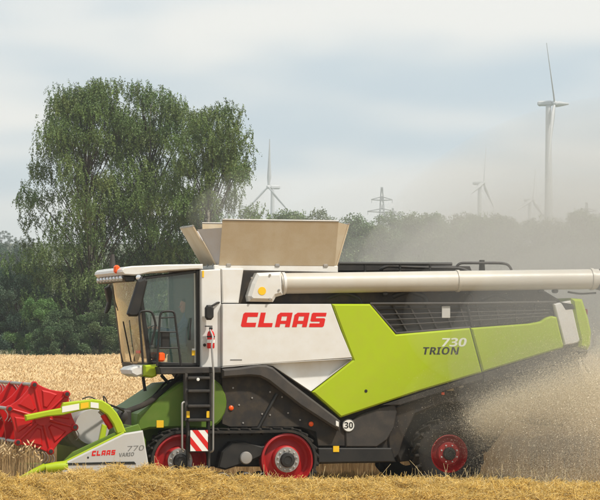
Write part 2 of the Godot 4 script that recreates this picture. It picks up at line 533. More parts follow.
	words("730", 0.155, M.letter_pale, p, Vector3(lp.x, lp.y, 1.572), 0.25, 1.42, 600)
	lp = Vector2(2.26, 2.558)
	words("TRION", 0.135, M.letter_dark, p, Vector3(lp.x, lp.y, 1.572), 0.2, 1.22, 700)
	st = mb()
	lathe(st, [[0.03, 0.0], [0.028, 0.008], [0.0, 0.01]], Vector3(0.825, 1.831, 1.57), 12)
	part("latch", st, M.black, p)
	st = mb()
	slab(st, [2.843, 2.981, 3.992, 3.065, 4.208, 3.103, 4.326, 3.177, 4.424, 3.205, 4.523, 3.187, 4.581, 2.946, 4.659, 2.658, 4.639, 2.611, 3.074, 2.17], 1.38, 1.565, 0.03)
	part("side_panel", st, M.green, root, "green rear hood panel")
	st = mb()
	slab(st, [4.472, 3.428, 4.807, 3.495, 4.885, 3.169, 4.982, 2.76, 4.943, 2.704, 4.686, 2.658, 4.608, 2.946, 4.53, 3.224], 1.34, 1.54, 0.02)
	part("side_panel", st, M.white, root, "white corner piece of the hood")
	st = mb()
	slab(st, [4.832, 3.542, 5.059, 3.524, 5.177, 3.17, 5.235, 2.909, 5.215, 2.667, 5.155, 2.574, 4.977, 2.63, 4.997, 2.76, 4.9, 3.169], -1.35, 1.50, 0.05, true)
	p = part("tail_hood", st, M.green, root)
	for z in [1.0, 0.72]:
		st = mb()
		var tc := Vector3(5.25, 3.285, 1.2)
		bx(st, Vector3(tc.x + 0.03, tc.y, z), Vector3(0.06, 0.12, 0.2), 0.02)
		part("tail_lamp", st, M.red, p)
	st = mb()
	slab(st, [4.604, 3.466, 4.841, 3.43, 4.88, 3.337, 4.703, 3.318], 1.5, 1.546, 0.008)
	part("handle_recess", st, M.black, root)
	st = mb()
	slab(st, [3.094, 2.151, 4.681, 2.602, 5.155, 2.564, 5.095, 2.425, 4.601, 2.314, 3.094, 1.967], 1.32, 1.53, 0.015)
	part("sill", st, M.dark, root)
	st = mb()
	slab(st, [1.131, 1.573, 3.085, 2.151, 3.084, 2.041, 1.494, 1.57], 1.32, 1.535, 0.012)
	part("sill", st, M.dark, root)
	# --- screened cooling grille: frame, slats, meshes
	st = mb()
	slab(st, [0.885, 3.427, 2.844, 3.442, 4.309, 3.465, 4.545, 3.429, 4.525, 3.206, 4.348, 3.187, 4.229, 3.113, 2.844, 2.99, 1.418, 2.87], 1.36, 1.43, 0.01)
	var grille := part("grille", st, M.black, root)
	st = mb()
	tube(st, [Vector3(0.923, 3.418, 1.5), Vector3(1.418, 2.879, 1.5), Vector3(2.844, 2.99, 1.5)], 0.03, 6)
	tube(st, [Vector3(0.923, 3.418, 1.5), Vector3(2.844, 3.433, 1.5), Vector3(4.526, 3.466, 1.5)], 0.03, 6)
	part("grille_frame", st, M.fender, grille)
	for k in 4:
		st = mb()
		var y0 := 309.0 + k * 5.6
		var a := Vector3(1.011, 3.327, 1.46).lerp(Vector3(1.392, 2.925, 1.46), k / 4.0)
		var b := Vector3(4.461, 3.373, 1.46).lerp(Vector3(4.323, 3.15, 1.46), k / 4.0)
		tube(st, [a, b], 0.012, 6)
		part("grille_bar", st, M.fender, grille)
	for x in [0.04, 0.14, 0.24, 0.34, 0.44, 0.54, 0.66, 0.78, 0.9]:
		st = mb()
		var a := Vector3(1.224, 3.419, 1.45).lerp(Vector3(4.465, 3.448, 1.45), x)
		var b := Vector3(1.548, 2.888, 1.45).lerp(Vector3(4.385, 3.169, 1.45), x)
		bx(st, (a + b) * 0.5, Vector3(0.03, a.distance_to(b), 0.03), 0.005, Basis(Vector3(0, 0, 1), atan2(-(b - a).x, -(b - a).y) * -1.0))
		part("grille_post", st, M.dark, grille)
	st = mb()
	slab(st, [2.777, 3.442, 2.815, 3.442, 3.104, 2.17, 3.071, 2.151], 1.40, 1.50, 0.004)
	part("seam", st, M.black, root)
	st = mb()
	bx(st, Vector3(2.389, 3.275, 1.47), Vector3(0.16, 0.22, 0.02), 0.005)
	part("notice", st, M.grey, grille)
	# --- deck above: engine bay, covers, rails and pipes behind the unloading tube
	st = mb()
	slab(st, [0.484, 4.013, 3.733, 3.995, 3.87, 3.453, 0.484, 3.442], -1.0, 0.95, 0.02, true)
	part("engine_bay", st, M.chaffy, root)
	for q in [[0.85, 0.45], [1.3, 0.3], [2.15, 0.5], [2.95, 0.35]]:
		st = mb()
		bx(st, Vector3(q[0], 3.72, 1.15), Vector3(q[1], 0.45, 0.35), 0.03)
		part("engine_cover", st, M.dark, root)
	for q in [[0.45, 3.52, 0.05], [1.7, 3.55, 0.06], [2.6, 3.6, 0.045], [3.4, 3.5, 0.05]]:
		st = mb()
		tube(st, bend([Vector3(q[0] - 0.3, q[1], 1.32), Vector3(q[0], q[1] + 0.12, 1.34), Vector3(q[0] + 0.35, q[1], 1.32), Vector3(q[0] + 0.35, q[1] - 0.3, 1.32)], 0.1), q[2], 8)
		part("pipe", st, M.black, root)
	st = mb()
	slab(st, [0.446, 4.161, 3.044, 4.141, 3.083, 4.047, 0.446, 4.032], -0.9, 0.9, 0.01, true)
	part("engine_lid", st, M.dark, root)
	st = mb()
	tube(st, bend([Vector3(0.4, 4.135, 1.2), Vector3(0.4, 4.162, 1.2), Vector3(1.974, 4.163, 1.2), Vector3(2.594, 4.168, 1.2)], 0.05), 0.03, 8)
	tube(st, [Vector3(0.915, 4.166, 1.2), Vector3(0.915, 4.009, 1.2)], 0.022, 6)
	tube(st, [Vector3(1.588, 4.17, 1.2), Vector3(1.587, 4.013, 1.2)], 0.022, 6)
	tube(st, [Vector3(2.167, 4.174, 1.2), Vector3(2.167, 4.017, 1.2)], 0.022, 6)
	part("rail", st, M.black, root)
	st = mb()
	tube(st, bend([Vector3(2.685, 4.022, 1.1), Vector3(2.744, 4.19, 1.1), Vector3(3.566, 4.195, 1.1), Vector3(3.723, 4.177, 1.1), Vector3(3.802, 4.066, 1.1), Vector3(3.802, 3.954, 1.1)], 0.12), 0.025, 8)
	tube(st, bend([Vector3(1.233, 4.05, 1.1), Vector3(1.348, 4.125, 1.1), Vector3(2.199, 4.093, 1.1), Vector3(2.782, 4.097, 1.1), Vector3(2.978, 4.024, 1.1)], 0.1), 0.03, 8)
	part("rail", st, M.dark, root)
	st = mb()
	tube(st, [Vector3(3.246, 4.028, 1), Vector3(3.246, 4.251, 1)], [0.06, 0.05], 10)
	part("vent_pipe", st, M.black, root)
	# --- grain tank: rim, four leaning flaps, corner cloths
	var c0 := Vector3(-2.09, 4.098, 1.3)     # front near corner of the tank mouth
	var c1 := Vector3(0.315, 4.113, 1.3)
	var ty := c0.y
	var fx0 := c0.x + 0.17
	var fx1 := c1.x
	var wide := 1.3
	var top := Vector3(-1.834, 4.923, 1.55)
	var hy := top.y
	st = mb()
	var far_z := 0.15
	for e in [[Vector3((fx0 + fx1) / 2, ty - 0.05, wide), Vector3(fx1 - fx0 + 0.1, 0.14, 0.06)], [Vector3((fx0 + fx1) / 2, ty - 0.05, -wide), Vector3(fx1 - fx0 + 0.1, 0.14, 0.06)], [Vector3(fx0, ty - 0.05, 0), Vector3(0.06, 0.14, wide * 2 - 0.07)], [Vector3(fx1, ty - 0.05, 0), Vector3(0.06, 0.14, wide * 2 - 0.07)]]:
		bx(st, e[0], e[1], 0.015)
	var tank := part("tank_rim", st, M.white, root)
	st = mb()
	bx(st, Vector3((fx0 + fx1) / 2, ty - 0.4, 0), Vector3(fx1 - fx0 - 0.08, 0.62, wide * 2 - 0.08), 0.02)
	part("grain_tank", st, M.white, root)
	var lean := 0.30
	var sx0 := Vector3(-1.871, 4.099, 1.32).x
	var sx1 := Vector3(0.3, 4.113, 1.32).x
	var tx0 := Vector3(-1.879, 4.92, 1.62).x
	var tx1 := Vector3(0.291, 4.952, 1.62).x
	flap([Vector3(sx0, ty + 0.02, 1.32), Vector3(sx1, ty + 0.02, 1.32), Vector3(tx1, hy, 1.32 + lean), Vector3(tx0, hy, 1.32 + lean)], root, M.tank)
	flap([Vector3(sx0, ty + 0.02, far_z), Vector3(sx1, ty + 0.02, far_z), Vector3(tx1, hy, far_z - 0.15), Vector3(tx0, hy, far_z - 0.15)], root, M.tank)
	var fb := Vector3(-1.911, 4.155, 1.25)
	var ft := Vector3(-2.339, 4.821, 1.25)
	flap([Vector3(fb.x, ty + 0.02, 1.25), Vector3(fb.x, ty + 0.02, far_z + 0.05), Vector3(ft.x, ft.y, far_z + 0.08), Vector3(ft.x, ft.y, 1.25)], root, M.tank)
	var rb := Vector3(0.362, 4.189, 1.2)
	var rt := Vector3(0.596, 4.887, 1.25)
	flap([Vector3(rb.x, ty + 0.02, 1.25), Vector3(rb.x, ty + 0.02, far_z + 0.05), Vector3(rt.x, rt.y, far_z + 0.08), Vector3(rt.x, rt.y, 1.25)], root, M.tank)
	for e in [[1.24, 1.30, 1.30 + lean], [far_z + 0.06, far_z + 0.02, far_z - 0.13]]:
		st = mb()
		quad(st, Vector3(fb.x + 0.01, ty + 0.03, e[0]), Vector3(ft.x + 0.08, ft.y - 0.06, e[0]), Vector3(tx0 + 0.02, hy - 0.14, e[2] - 0.02), Vector3(sx0 + 0.02, ty + 0.03, e[1]))
		part("corner_cloth", st, M.cloth, tank)
		st = mb()
		quad(st, Vector3(rb.x - 0.01, ty + 0.03, e[0]), Vector3(rt.x - 0.02, rt.y - 0.01, e[0]), Vector3(tx1 - 0.02, hy - 0.02, e[2]), Vector3(sx1 - 0.02, ty + 0.03, e[1]))
		part("corner_cloth", st, M.tank, tank)
	# --- shoulder panels between cab and tank
	st = mb()
	slab(st, [-2.242, 4.021, -1.868, 4.041, -1.857, 2.273, -2.033, 2.202, -2.231, 2.202], 0.9, 1.46, 0.02)
	p = part("shoulder_panel", st, M.white, root)
	st = mb()
	bx(st, Vector3(-2.202, 3.949, 1.465), Vector3(0.035, 0.12, 0.01), 0.002)
	part("sticker", st, M.yellow, p)
	st = mb()
	lathe(st, [[0.03, 0.0], [0.025, 0.015], [0.0, 0.018]], Vector3(-2.172, 2.67, 1.46), 12)
	part("lock", st, M.black, p)
	st = mb()
	slab(st, [-1.868, 4.049, -1.45, 4.052, -1.543, 3.428, -1.849, 3.427], 1.2, 1.48, 0.02)
	part("shoulder_panel", st, M.white, root)
	# --- unloading tube: elbow, pipe, band, spout
	st = mb()
	slab(st, [-1.226, 3.972, -0.777, 3.993, -0.721, 3.775, -0.74, 3.576, -0.871, 3.539, -0.927, 3.448, -1.375, 3.456, -1.394, 3.555, -1.319, 3.79], 1.12, 1.62, 0.06, true)
	var elbow := part("unloading_elbow", st, M.white, root)
	st = mb()
	slabp(st, disc(0.075, 18, Vector2(-1.145, 3.645)), 1.62, 1.626, 0.001)
	part("sticker", st, M.yellow, elbow)
	for q in [Vector3(-1.333, 3.878, 1.63), Vector3(-0.998, 3.934, 1.63), Vector3(-0.998, 3.5, 1.63), Vector3(-1.333, 3.517, 1.63), Vector3(-0.83, 3.664, 1.63)]:
		st = mb()
		lathe(st, [[0.022, -0.03], [0.022, 0.008], [0.0, 0.01]], q, 6)
		part("bolt", st, M.steel, elbow)
	var ta := Vector3(-0.764, 3.785, 1.45)
	var tb := Vector3(5.377, 3.899, 1.45)
	st = mb()
	tube(st, [ta, ta.lerp(tb, 0.25), ta.lerp(tb, 0.5), ta.lerp(tb, 0.75), tb], 0.188, 28)
	var pipe := part("unloading_tube", st, M.tube, root)
	var along := (tb - ta).normalized()
	for f in [0.005, 0.547, 0.975]:
		st = mb()
		var bp: Vector3 = ta.lerp(tb, f)
		tube(st, [bp, bp + along * 0.05], 0.205, 28)
		part("tube_band", st, M.tube if f > 0.1 else M.white, pipe)
	st = mb()
	tube(st, [tb, tb + Vector3(0.18, -0.04, 0), tb + Vector3(0.34, -0.18, 0), tb + Vector3(0.42, -0.42, 0)], [0.20, 0.21, 0.20, 0.17], 20)
	part("spout", st, M.fender, pipe)
	for q in [Vector3(4.249, 3.67, 1.45), Vector3(4.525, 3.671, 1.45), Vector3(1.224, 3.602, 1.45)]:
		st = mb()
		bx(st, q, Vector3(0.10, 0.08, 0.12), 0.02)
		part("tube_bracket", st, M.black, pipe)
	st = mb()
	tube(st, bend([Vector3(4.781, 3.654, 1.45), Vector3(5.019, 3.618, 1.45), Vector3(5.336, 3.638, 1.45)], 0.1), 0.02, 6)
	part("cable", st, M.black, pipe)
	# hose trailing from the tail
	st = mb()
	tube(st, bend([Vector3(5.259, 2.383, 0.9), Vector3(5.379, 2.157, 0.9), Vector3(5.619, 1.949, 0.9), Vector3(5.859, 1.854, 0.9)], 0.2), 0.02, 6)
	part("trailing_hose", st, M.black, root)
	make_cab(root)
	make_front(root)
	return root

func flap(q: Array, parent: Node, m: Material) -> void:
	# a thin stiff sheet through four points, with a folded rim
	var n: Vector3 = (q[1] - q[0]).cross(q[3] - q[0]).normalized() * 0.012
	var st := mb()
	quad(st, q[0] + n, q[1] + n, q[2] + n, q[3] + n)
	quad(st, q[0] - n, q[1] - n, q[2] - n, q[3] - n)
	for i in 4:
		var j := (i + 1) % 4
		quad(st, q[i] + n, q[j] + n, q[j] - n, q[i] - n)
	var o := part("tank_flap", st, m, parent)
	st = mb()
	tube(st, [q[3], q[2]], 0.022, 6)
	part("flap_rim", st, M.steel, o)
	for i in [0.08, 0.5, 0.92]:
		st = mb()
		bx(st, (q[0] as Vector3).lerp(q[1], i), Vector3(0.09, 0.06, 0.06), 0.01)
		part("hinge", st, M.steel, o)

func make_cab(root: Node3D) -> void:
	var st: SurfaceTool
	var p: MeshInstance3D
	var zn := 1.3                       # near side of the cab; the far side mirrors it
	# floor and dashboard wall
	st = mb()
	slab(st, [-3.195, 2.347, -2.199, 2.327, -2.199, 2.182, -2.956, 2.149, -3.177, 2.239], -1.0, 1.3, 0.02, true)
	part("cab_floor", st, M.dark, root)
	# pillars
	for z in [zn, -1.0]:
		for q in [[-3.39, 3.874, -3.326, 3.883, -3.113, 2.329, -3.186, 2.329], [-2.303, 4.015, -2.21, 4.025, -2.199, 2.291, -2.283, 2.291]]:
			st = mb()
			slab(st, q, z - 0.05, z + 0.05, 0.012, true)
			part("pillar", st, M.black, root)
		st = mb()
		slab(st, [-3.326, 3.887, -2.303, 4.013, -2.303, 3.97, -3.326, 3.838], z - 0.04, z + 0.045, 0.008, true)
		slab(st, [-3.113, 2.365, -2.283, 2.345, -2.283, 2.291, -3.103, 2.293], z - 0.04, z + 0.045, 0.008, true)
		p = part("door_frame", st, M.black, root)
		st = mb()
		slab(st, [-3.326, 3.838, -2.303, 3.97, -2.283, 2.345, -3.113, 2.365], z - 0.004, z + 0.004, 0.0)
		part("door_pane", st, M.glass, p)
		if z > 0:
			st = mb()
			tube(st, bend([Vector3(-2.417, 2.76, 1.36), Vector3(-2.422, 2.94, 1.38), Vector3(-2.399, 3.157, 1.36)], 0.03), 0.014, 6)
			part("door_handle", st, M.black, p)
			st = mb()
			bx(st, Vector3(-2.341, 2.526, 1.312), Vector3(0.065, 0.09, 0.006), 0.001)
			part("sticker", st, M.yellow, p)
			st = mb()
			bx(st, Vector3(-2.341, 2.589, 1.312), Vector3(0.06, 0.035, 0.006), 0.001)
			part("sticker", st, M.sign_white, p)
	# windscreen, bowed forward, leaning in at the foot
	var wt := Vector3(-3.381, 3.865, 1.3)
	var wb := Vector3(-3.177, 2.329, 1.3)
	st = mb()
	st.set_smooth_group(4)
	var rows := []
	for i in 11:
		var t := i / 10.0
		var bow := sin(PI * t) * 0.16
		var z := lerpf(1.29, -0.99, t)
		rows.append([Vector3(wt.x - bow, wt.y, z), Vector3(lerpf(wt.x, wb.x, 0.5) - bow * 0.62, (wt.y + wb.y) * 0.5, z), Vector3(wb.x - bow * 0.1, wb.y, z)])
	for i in 10:
		for k in 2:
			quad(st, rows[i][k], rows[i][k + 1], rows[i + 1][k + 1], rows[i + 1][k])
	p = part("windscreen", st, M.windscreen, root)
	st = mb()
	tube(st, [Vector3(wb.x - 0.06, wb.y + 0.03, 0.1), Vector3((wt.x + wb.x) * 0.5 - 0.16, (wt.y + wb.y) * 0.5, 0.35)], 0.014, 6)
	part("wiper", st, M.black, p)
	st = mb()
	bx(st, Vector3(-3.245, 2.542, 0.75), Vector3(0.02, 0.05, 0.3), 0.004)
	part("sticker", st, plain(Color(0.80, 0.38, 0.30), 0.5), p)
	# back wall with its rear window strip
	st = mb()
	var bw := Vector3(-2.145, 4.034, 0.9)
	bx(st, Vector3(bw.x + 0.05, 2.85, 0), Vector3(0.08, 1.2, 2.1), 0.01)
	part("rear_wall", st, M.fender, root)
	# roof with front lip, work lights, beacon
	st = mb()
	slab(st, [-3.677, 4.022, -3.631, 4.064, -3.494, 4.086, -2.889, 4.115, -2.187, 4.131, -2.187, 4.041, -2.833, 4.001, -3.164, 3.966, -3.347, 3.926, -3.457, 3.918, -3.631, 3.924, -3.686, 3.978], -1.15, 1.40, 0.022, true)
	var roof := part("cab_roof", st, M.white, root)
	st = mb()
	slab(st, [-3.64, 3.915, -3.402, 3.908, -3.439, 3.809, -3.603, 3.808], -1.08, 1.34, 0.02, true)
	part("light_bar", st, M.black, roof)
	var lx := Vector3(-3.649, 3.87, 1.4).x
	for i in 8:
		st = mb()
		lathe(st, [[0.05, 0.0], [0.05, 0.03], [0.04, 0.045], [0.0, 0.05]], Vector3(lx + 0.01, Vector2(-3.649, 3.867).y, 1.2 - i * 0.3), 14, Basis(Vector3.UP, -PI * 0.5))
		part("work_light", st, M.lens, roof)
	st = mb()
	bx(st, Vector3(-3.676, 4.038, 0.9) + Vector3(0.0, 0, 0), Vector3(0.10, 0.15, 0.13), 0.03)
	part("beacon", st, M.orange, roof)
	st = mb()
	var an := Vector3(-3.591, 4.129, -0.4)
	tube(st, [an + Vector3(0.1, -0.02, 0), an + Vector3(0.1, 0.10, 0), an + Vector3(0.1, 0.22, 0)], [0.06, 0.05, 0.035], 10)
	part("antenna", st, M.fender, roof)
	st = mb()
	lathe(st, [[0.045, -0.03], [0.05, 0.0], [0.0, 0.02]], Vector3(-3.383, 3.88, 1.44), 14)
	part("side_light", st, M.lens, roof)
	# mirrors on their arms
	st = mb()
	slab(st, [-3.42, 3.818, -3.283, 3.872, -3.237, 3.819, -3.374, 3.226, -3.428, 3.181, -3.566, 3.181, -3.611, 3.226], 1.42, 1.56, 0.035, true)
	p = part("mirror_housing", st, M.black, root)
	st = mb()
	tube(st, bend([Vector3(-3.335, 3.891, 1.34), Vector3(-3.321, 3.896, 1.45), Vector3(-3.364, 3.816, 1.48)], 0.04), 0.022, 6)
	part("mirror_arm", st, M.black, p)
	st = mb()
	slab(st, [-3.448, 3.739, -3.353, 3.796, -3.295, 3.665, -3.333, 3.363, -3.39, 3.269, -3.447, 3.268, -3.39, 3.476], -1.45, -1.32, 0.02, true)
	p = part("mirror_housing", st, M.fender, root)
	st = mb()
	tube(st, bend([Vector3(-3.241, 3.867, -1.1), Vector3(-3.315, 3.87, -1.3), Vector3(-3.357, 3.777, -1.38)], 0.04), 0.022, 6)
	part("mirror_arm", st, M.steel, p)
	st = mb()
	slab(st, [-2.201, 3.335, -2.164, 3.389, -2.09, 3.389, -2.044, 3.335, -2.044, 3.173, -2.09, 3.119, -2.164, 3.119, -2.201, 3.173], 1.56, 1.66, 0.03, true)
	p = part("mirror_housing", st, M.black, root)
	st = mb()
	tube(st, [Vector3(-2.067, 3.371, 1.6), Vector3(-1.951, 3.427, 1.5), Vector3(-1.853, 3.446, 1.4)], 0.02, 6)
	part("mirror_arm", st, M.black, p)
	# inside: seat, console, steering column and wheel, screen
	var sc := Vector3(-2.299, 2.668, 0.1)
	st = mb()
	bx(st, Vector3(sc.x, sc.y - 0.10, 0), Vector3(0.50, 0.14, 0.52), 0.05)
	bx(st, Vector3(sc.x + 0.27, sc.y + 0.30, 0), Vector3(0.14, 0.75, 0.50), 0.05, Basis(Vector3(0, 0, 1), -0.15))
	bx(st, Vector3(sc.x + 0.33, sc.y + 0.76, 0), Vector3(0.10, 0.22, 0.28), 0.04)
	bx(st, Vector3(sc.x, sc.y - 0.27, 0), Vector3(0.40, 0.22, 0.40), 0.03)
	part("driver_seat", st, M.seat, root)
	st = mb()
	bx(st, Vector3(sc.x - 0.20, sc.y + 0.05, -0.42), Vector3(0.70, 0.40, 0.16), 0.04)
	part("arm_console", st, M.dark, root)
	st = mb()
	var col := Vector3(sc.x - 0.62, sc.y + 0.28, 0.0)
	tube(st, [Vector3(sc.x - 0.86, 2.32, 0), col], 0.05, 8)
	p = part("steering_column", st, M.dark, root)
	st = mb()
	var ring := []
	for i in 25:
		var a := TAU * i / 24.0
		ring.append(col + Basis(Vector3(0, 0, 1), 0.45) * Vector3(cos(a) * 0.19, 0.0, sin(a) * 0.19))
	tube(st, ring, 0.016, 6)
	part("steering_wheel", st, M.seat, p)
	st = mb()
	bx(st, Vector3(-2.665, 3.094, -0.3), Vector3(0.05, 0.24, 0.30), 0.01, Basis(Vector3.UP, 0.5))
	part("screen", st, M.grey, root)
	st = mb()
	bx(st, Vector3(-2.762, 2.538, -0.2), Vector3(0.25, 0.25, 1.2), 0.03)
	part("dashboard", st, M.dark, root)

func make_front(root: Node3D) -> void:
	var st: SurfaceTool
	var p: MeshInstance3D
	# cab nose trim and step platform
	st = mb()
	slab(st, [-3.532, 2.223, -3.468, 2.276, -3.286, 2.312, -3.285, 2.132, -3.395, 2.097, -3.505, 2.151], 0.5, 1.38, 0.03, true)
	part("nose_trim", st, M.white, root)
	st = mb()
	slab(st, [-3.281, 2.307, -3.015, 2.329, -3.033, 2.114, -3.125, 2.078, -3.28, 2.115], 0.6, 1.40, 0.03, true)
	part("nose_trim", st, M.green, root)
	st = mb()
	slab(st, [-3.071, 2.278, -1.942, 2.276, -1.942, 2.168, -3.043, 2.144], 1.34, 1.76, 0.015, true)
	part("platform", st, M.dark, root)
	st = mb()
	tube(st, [Vector3(-3.205, 2.092, 1), Vector3(-3.167, 1.839, 1)], 0.03, 8)
	tube(st, [Vector3(-2.872, 2.127, 1), Vector3(-2.519, 1.746, 1)], 0.03, 8)
	tube(st, [Vector3(-2.576, 2.144, 1), Vector3(-2.705, 1.855, 1)], 0.022, 8)
	part("platform_stay", st, M.black, root)
	# guard rails round the platform
	for path in [[Vector3(-3.332, 2.331, 1.6), Vector3(-3.407, 3.224, 1.6), Vector3(-3.37, 3.278, 1.6), Vector3(-3.169, 3.278, 1.6), Vector3(-3.096, 3.028, 1.6), Vector3(-3.187, 2.671, 1.6)], [Vector3(-3.09, 2.296, 1.66), Vector3(-3.036, 3.207, 1.66), Vector3(-3, 3.269, 1.66), Vector3(-2.817, 3.279, 1.66), Vector3(-2.771, 3.243, 1.66), Vector3(-2.65, 2.295, 1.66)]]:
		st = mb()
		tube(st, bend(path, 0.08), 0.021, 8)
		part("guard_rail", st, M.black, root)
	for path in [[Vector3(-3.036, 3.153, 1.66), Vector3(-2.762, 3.172, 1.66)], [Vector3(-3.054, 2.903, 1.66), Vector3(-2.725, 2.903, 1.66)], [Vector3(-3.072, 2.617, 1.66), Vector3(-2.687, 2.617, 1.66)]]:
		st = mb()
		tube(st, path, 0.015, 6)
		part("guard_bar", st, M.black, root)
	st = mb()
	bx(st, Vector3(-3.004, 2.456, 1.6), Vector3(0.13, 0.17, 0.10), 0.03)
	part("turn_lamp", st, M.orange, root)
	st = mb()
	bx(st, Vector3(-2.92, 2.76, 1.55), Vector3(0.16, 0.30, 0.10), 0.02)
	part("tool_box", st, M.black, root)
	# feeder house and its round side shield
	st = mb()
	slab(st, [-3.733, 1.314, -3.217, 1.6, -2.661, 1.961, -1.576, 2.066, -1.538, 1.153, -2.473, 0.87, -3.215, 0.732, -3.585, 0.844], -0.8, 0.8, 0.03, true)
	part("feeder_house", st, M.dull_green, root)
	st = mb()
	var sh := PackedVector2Array()
	var c := Vector2(-2.199, 1.626)
	for i in 13:
		var a := -PI * 0.45 + PI * 0.95 * i / 12.0
		sh.append(c + Vector2(cos(a) * 0.46, sin(a) * 0.48))
	for q in [Vector2(-2.605, 1.988), Vector2(-2.99, 1.738), Vector2(-3.392, 1.436), Vector2(-3.428, 1.097), Vector2(-3.173, 1.167), Vector2(-2.53, 1.18)]: sh.append(q)
	slabp(st, sh, 0.85, 1.46, 0.04)
	p = part("side_shield", st, M.dull_green, root, "green round-ended shield before the track")
	st = mb()
	bx(st, Vector3(-2.991, 1.255, 1.465), Vector3(0.13, 0.13, 0.01), 0.002)
	part("sticker", st, M.yellow, p)
	# thick hydraulic hose and thin lines to the header
	st = mb()
	tube(st, bend([Vector3(-2.442, 2.106, 0.9), Vector3(-2.668, 1.963, 1), Vector3(-2.956, 1.789, 1.3), Vector3(-3.276, 1.617, 1.6), Vector3(-3.555, 1.534, 1.8), Vector3(-3.795, 1.47, 2)], 0.25, 6), 0.05, 10)
	part("hydraulic_hose", st, M.rubber, root)
	st = mb()
	tube(st, bend([Vector3(-2.497, 2.07, 0.9), Vector3(-2.779, 2.018, 1), Vector3(-2.971, 1.841, 1.2), Vector3(-3.367, 1.529, 1.6), Vector3(-3.645, 1.517, 1.8), Vector3(-3.867, 1.558, 2)], 0.25, 6), 0.018, 6)
	part("hydraulic_hose", st, M.black, root)
	# folding ladder: side rails, treads, handrails, warning plate
	st = mb()
	for x in [[-2.604, 2.17, -2.549, 2.17, -2.548, 1.312, -2.603, 1.312], [-2.154, 2.169, -2.099, 2.168, -2.098, 1.308, -2.153, 1.309], [-2.557, 1.308, -2.512, 1.308, -2.511, 0.472, -2.556, 0.472], [-2.181, 1.305, -2.135, 1.305, -2.134, 0.468, -2.18, 0.468]]:
		slab(st, x, 1.62, 1.76, 0.01, true)
	var ladder := part("ladder", st, M.fender, root)
	st = mb()
	slab(st, [-2.531, 2.133, -2.135, 2.132, -2.135, 1.325, -2.53, 1.327], 1.60, 1.625, 0.0)
	part("ladder_back", st, M.dark, ladder)
	for y in [Vector3(-2.362, 2.08, 1.74), Vector3(-2.362, 1.848, 1.74), Vector3(-2.361, 1.579, 1.74), Vector3(-2.361, 1.329, 1.74)]:
		st = mb()
		bx(st, y, Vector3(0.41, 0.05, 0.24), 0.01)
		part("tread", st, M.dark, ladder)
	for y in [Vector3(-2.355, 1.043, 1.74), Vector3(-2.355, 0.775, 1.74), Vector3(-2.355, 0.49, 1.74)]:
		st = mb()
		bx(st, y, Vector3(0.36, 0.04, 0.20), 0.01)
		part("tread", st, M.dark, ladder)
	for y in [Vector3(-2.545, 1.429, 1.765), Vector3(-2.178, 1.427, 1.765)]:
		st = mb()
		bx(st, y, Vector3(0.06, 0.12, 0.012), 0.003)
		part("reflector", st, M.yellow, ladder)
	st = mb()
	lathe(st, [[0.03, 0.0], [0.025, 0.012], [0.0, 0.015]], Vector3(-2.385, 2.055, 1.865), 12)
	part("lock", st, M.sign_white, ladder)
	for path in [[Vector3(-2.626, 1.654, 1.8), Vector3(-2.672, 1.637, 1.84), Vector3(-2.671, 0.818, 1.84), Vector3(-2.625, 0.798, 1.8)], [Vector3(-2.108, 2.94, 1.62), Vector3(-2.077, 2.814, 1.72), Vector3(-2.118, 2.653, 1.78), Vector3(-2.091, 2.188, 1.82), Vector3(-2.103, 0.777, 1.84), Vector3(-2.144, 0.757, 1.78)]]:
		st = mb()
		tube(st, bend(path, 0.04), 0.019, 8)
		part("handrail", st, M.steel, ladder)
	var sa := Vector2(-2.524, 0.778)
	var sb := Vector2(-2.203, 1.151)
	st = mb()
	slab(st, [sa.x, sa.y, sb.x, sa.y, sb.x, sb.y, sa.x, sb.y], 1.853, 1.861, 0.0)
	var plate := part("warning_plate", st, M.sign_white, root, "red and white striped warning plate")
	var sw := sb.x - sa.x
	var shh := sb.y - sa.y
	var box := PackedVector2Array([sa, Vector2(sb.x, sa.y), sb, Vector2(sa.x, sb.y)])
	for k in 3:
		var t := -0.62 + k * 0.72
		var band := PackedVector2Array([Vector2(sa.x + (t) * sw, sb.y), Vector2(sa.x + (t + 0.34) * sw, sb.y), Vector2(sa.x + (t + 0.34 + 0.95) * sw, sa.y), Vector2(sa.x + (t + 0.95) * sw, sa.y)])
		for cut in Geometry2D.intersect_polygons(band, box):
			st = mb()
			if area(cut) < 0: cut.reverse()
			slabp(st, cut, 1.861, 1.8635, 0.0)
			part("stripe", st, M.letter_red, plate)

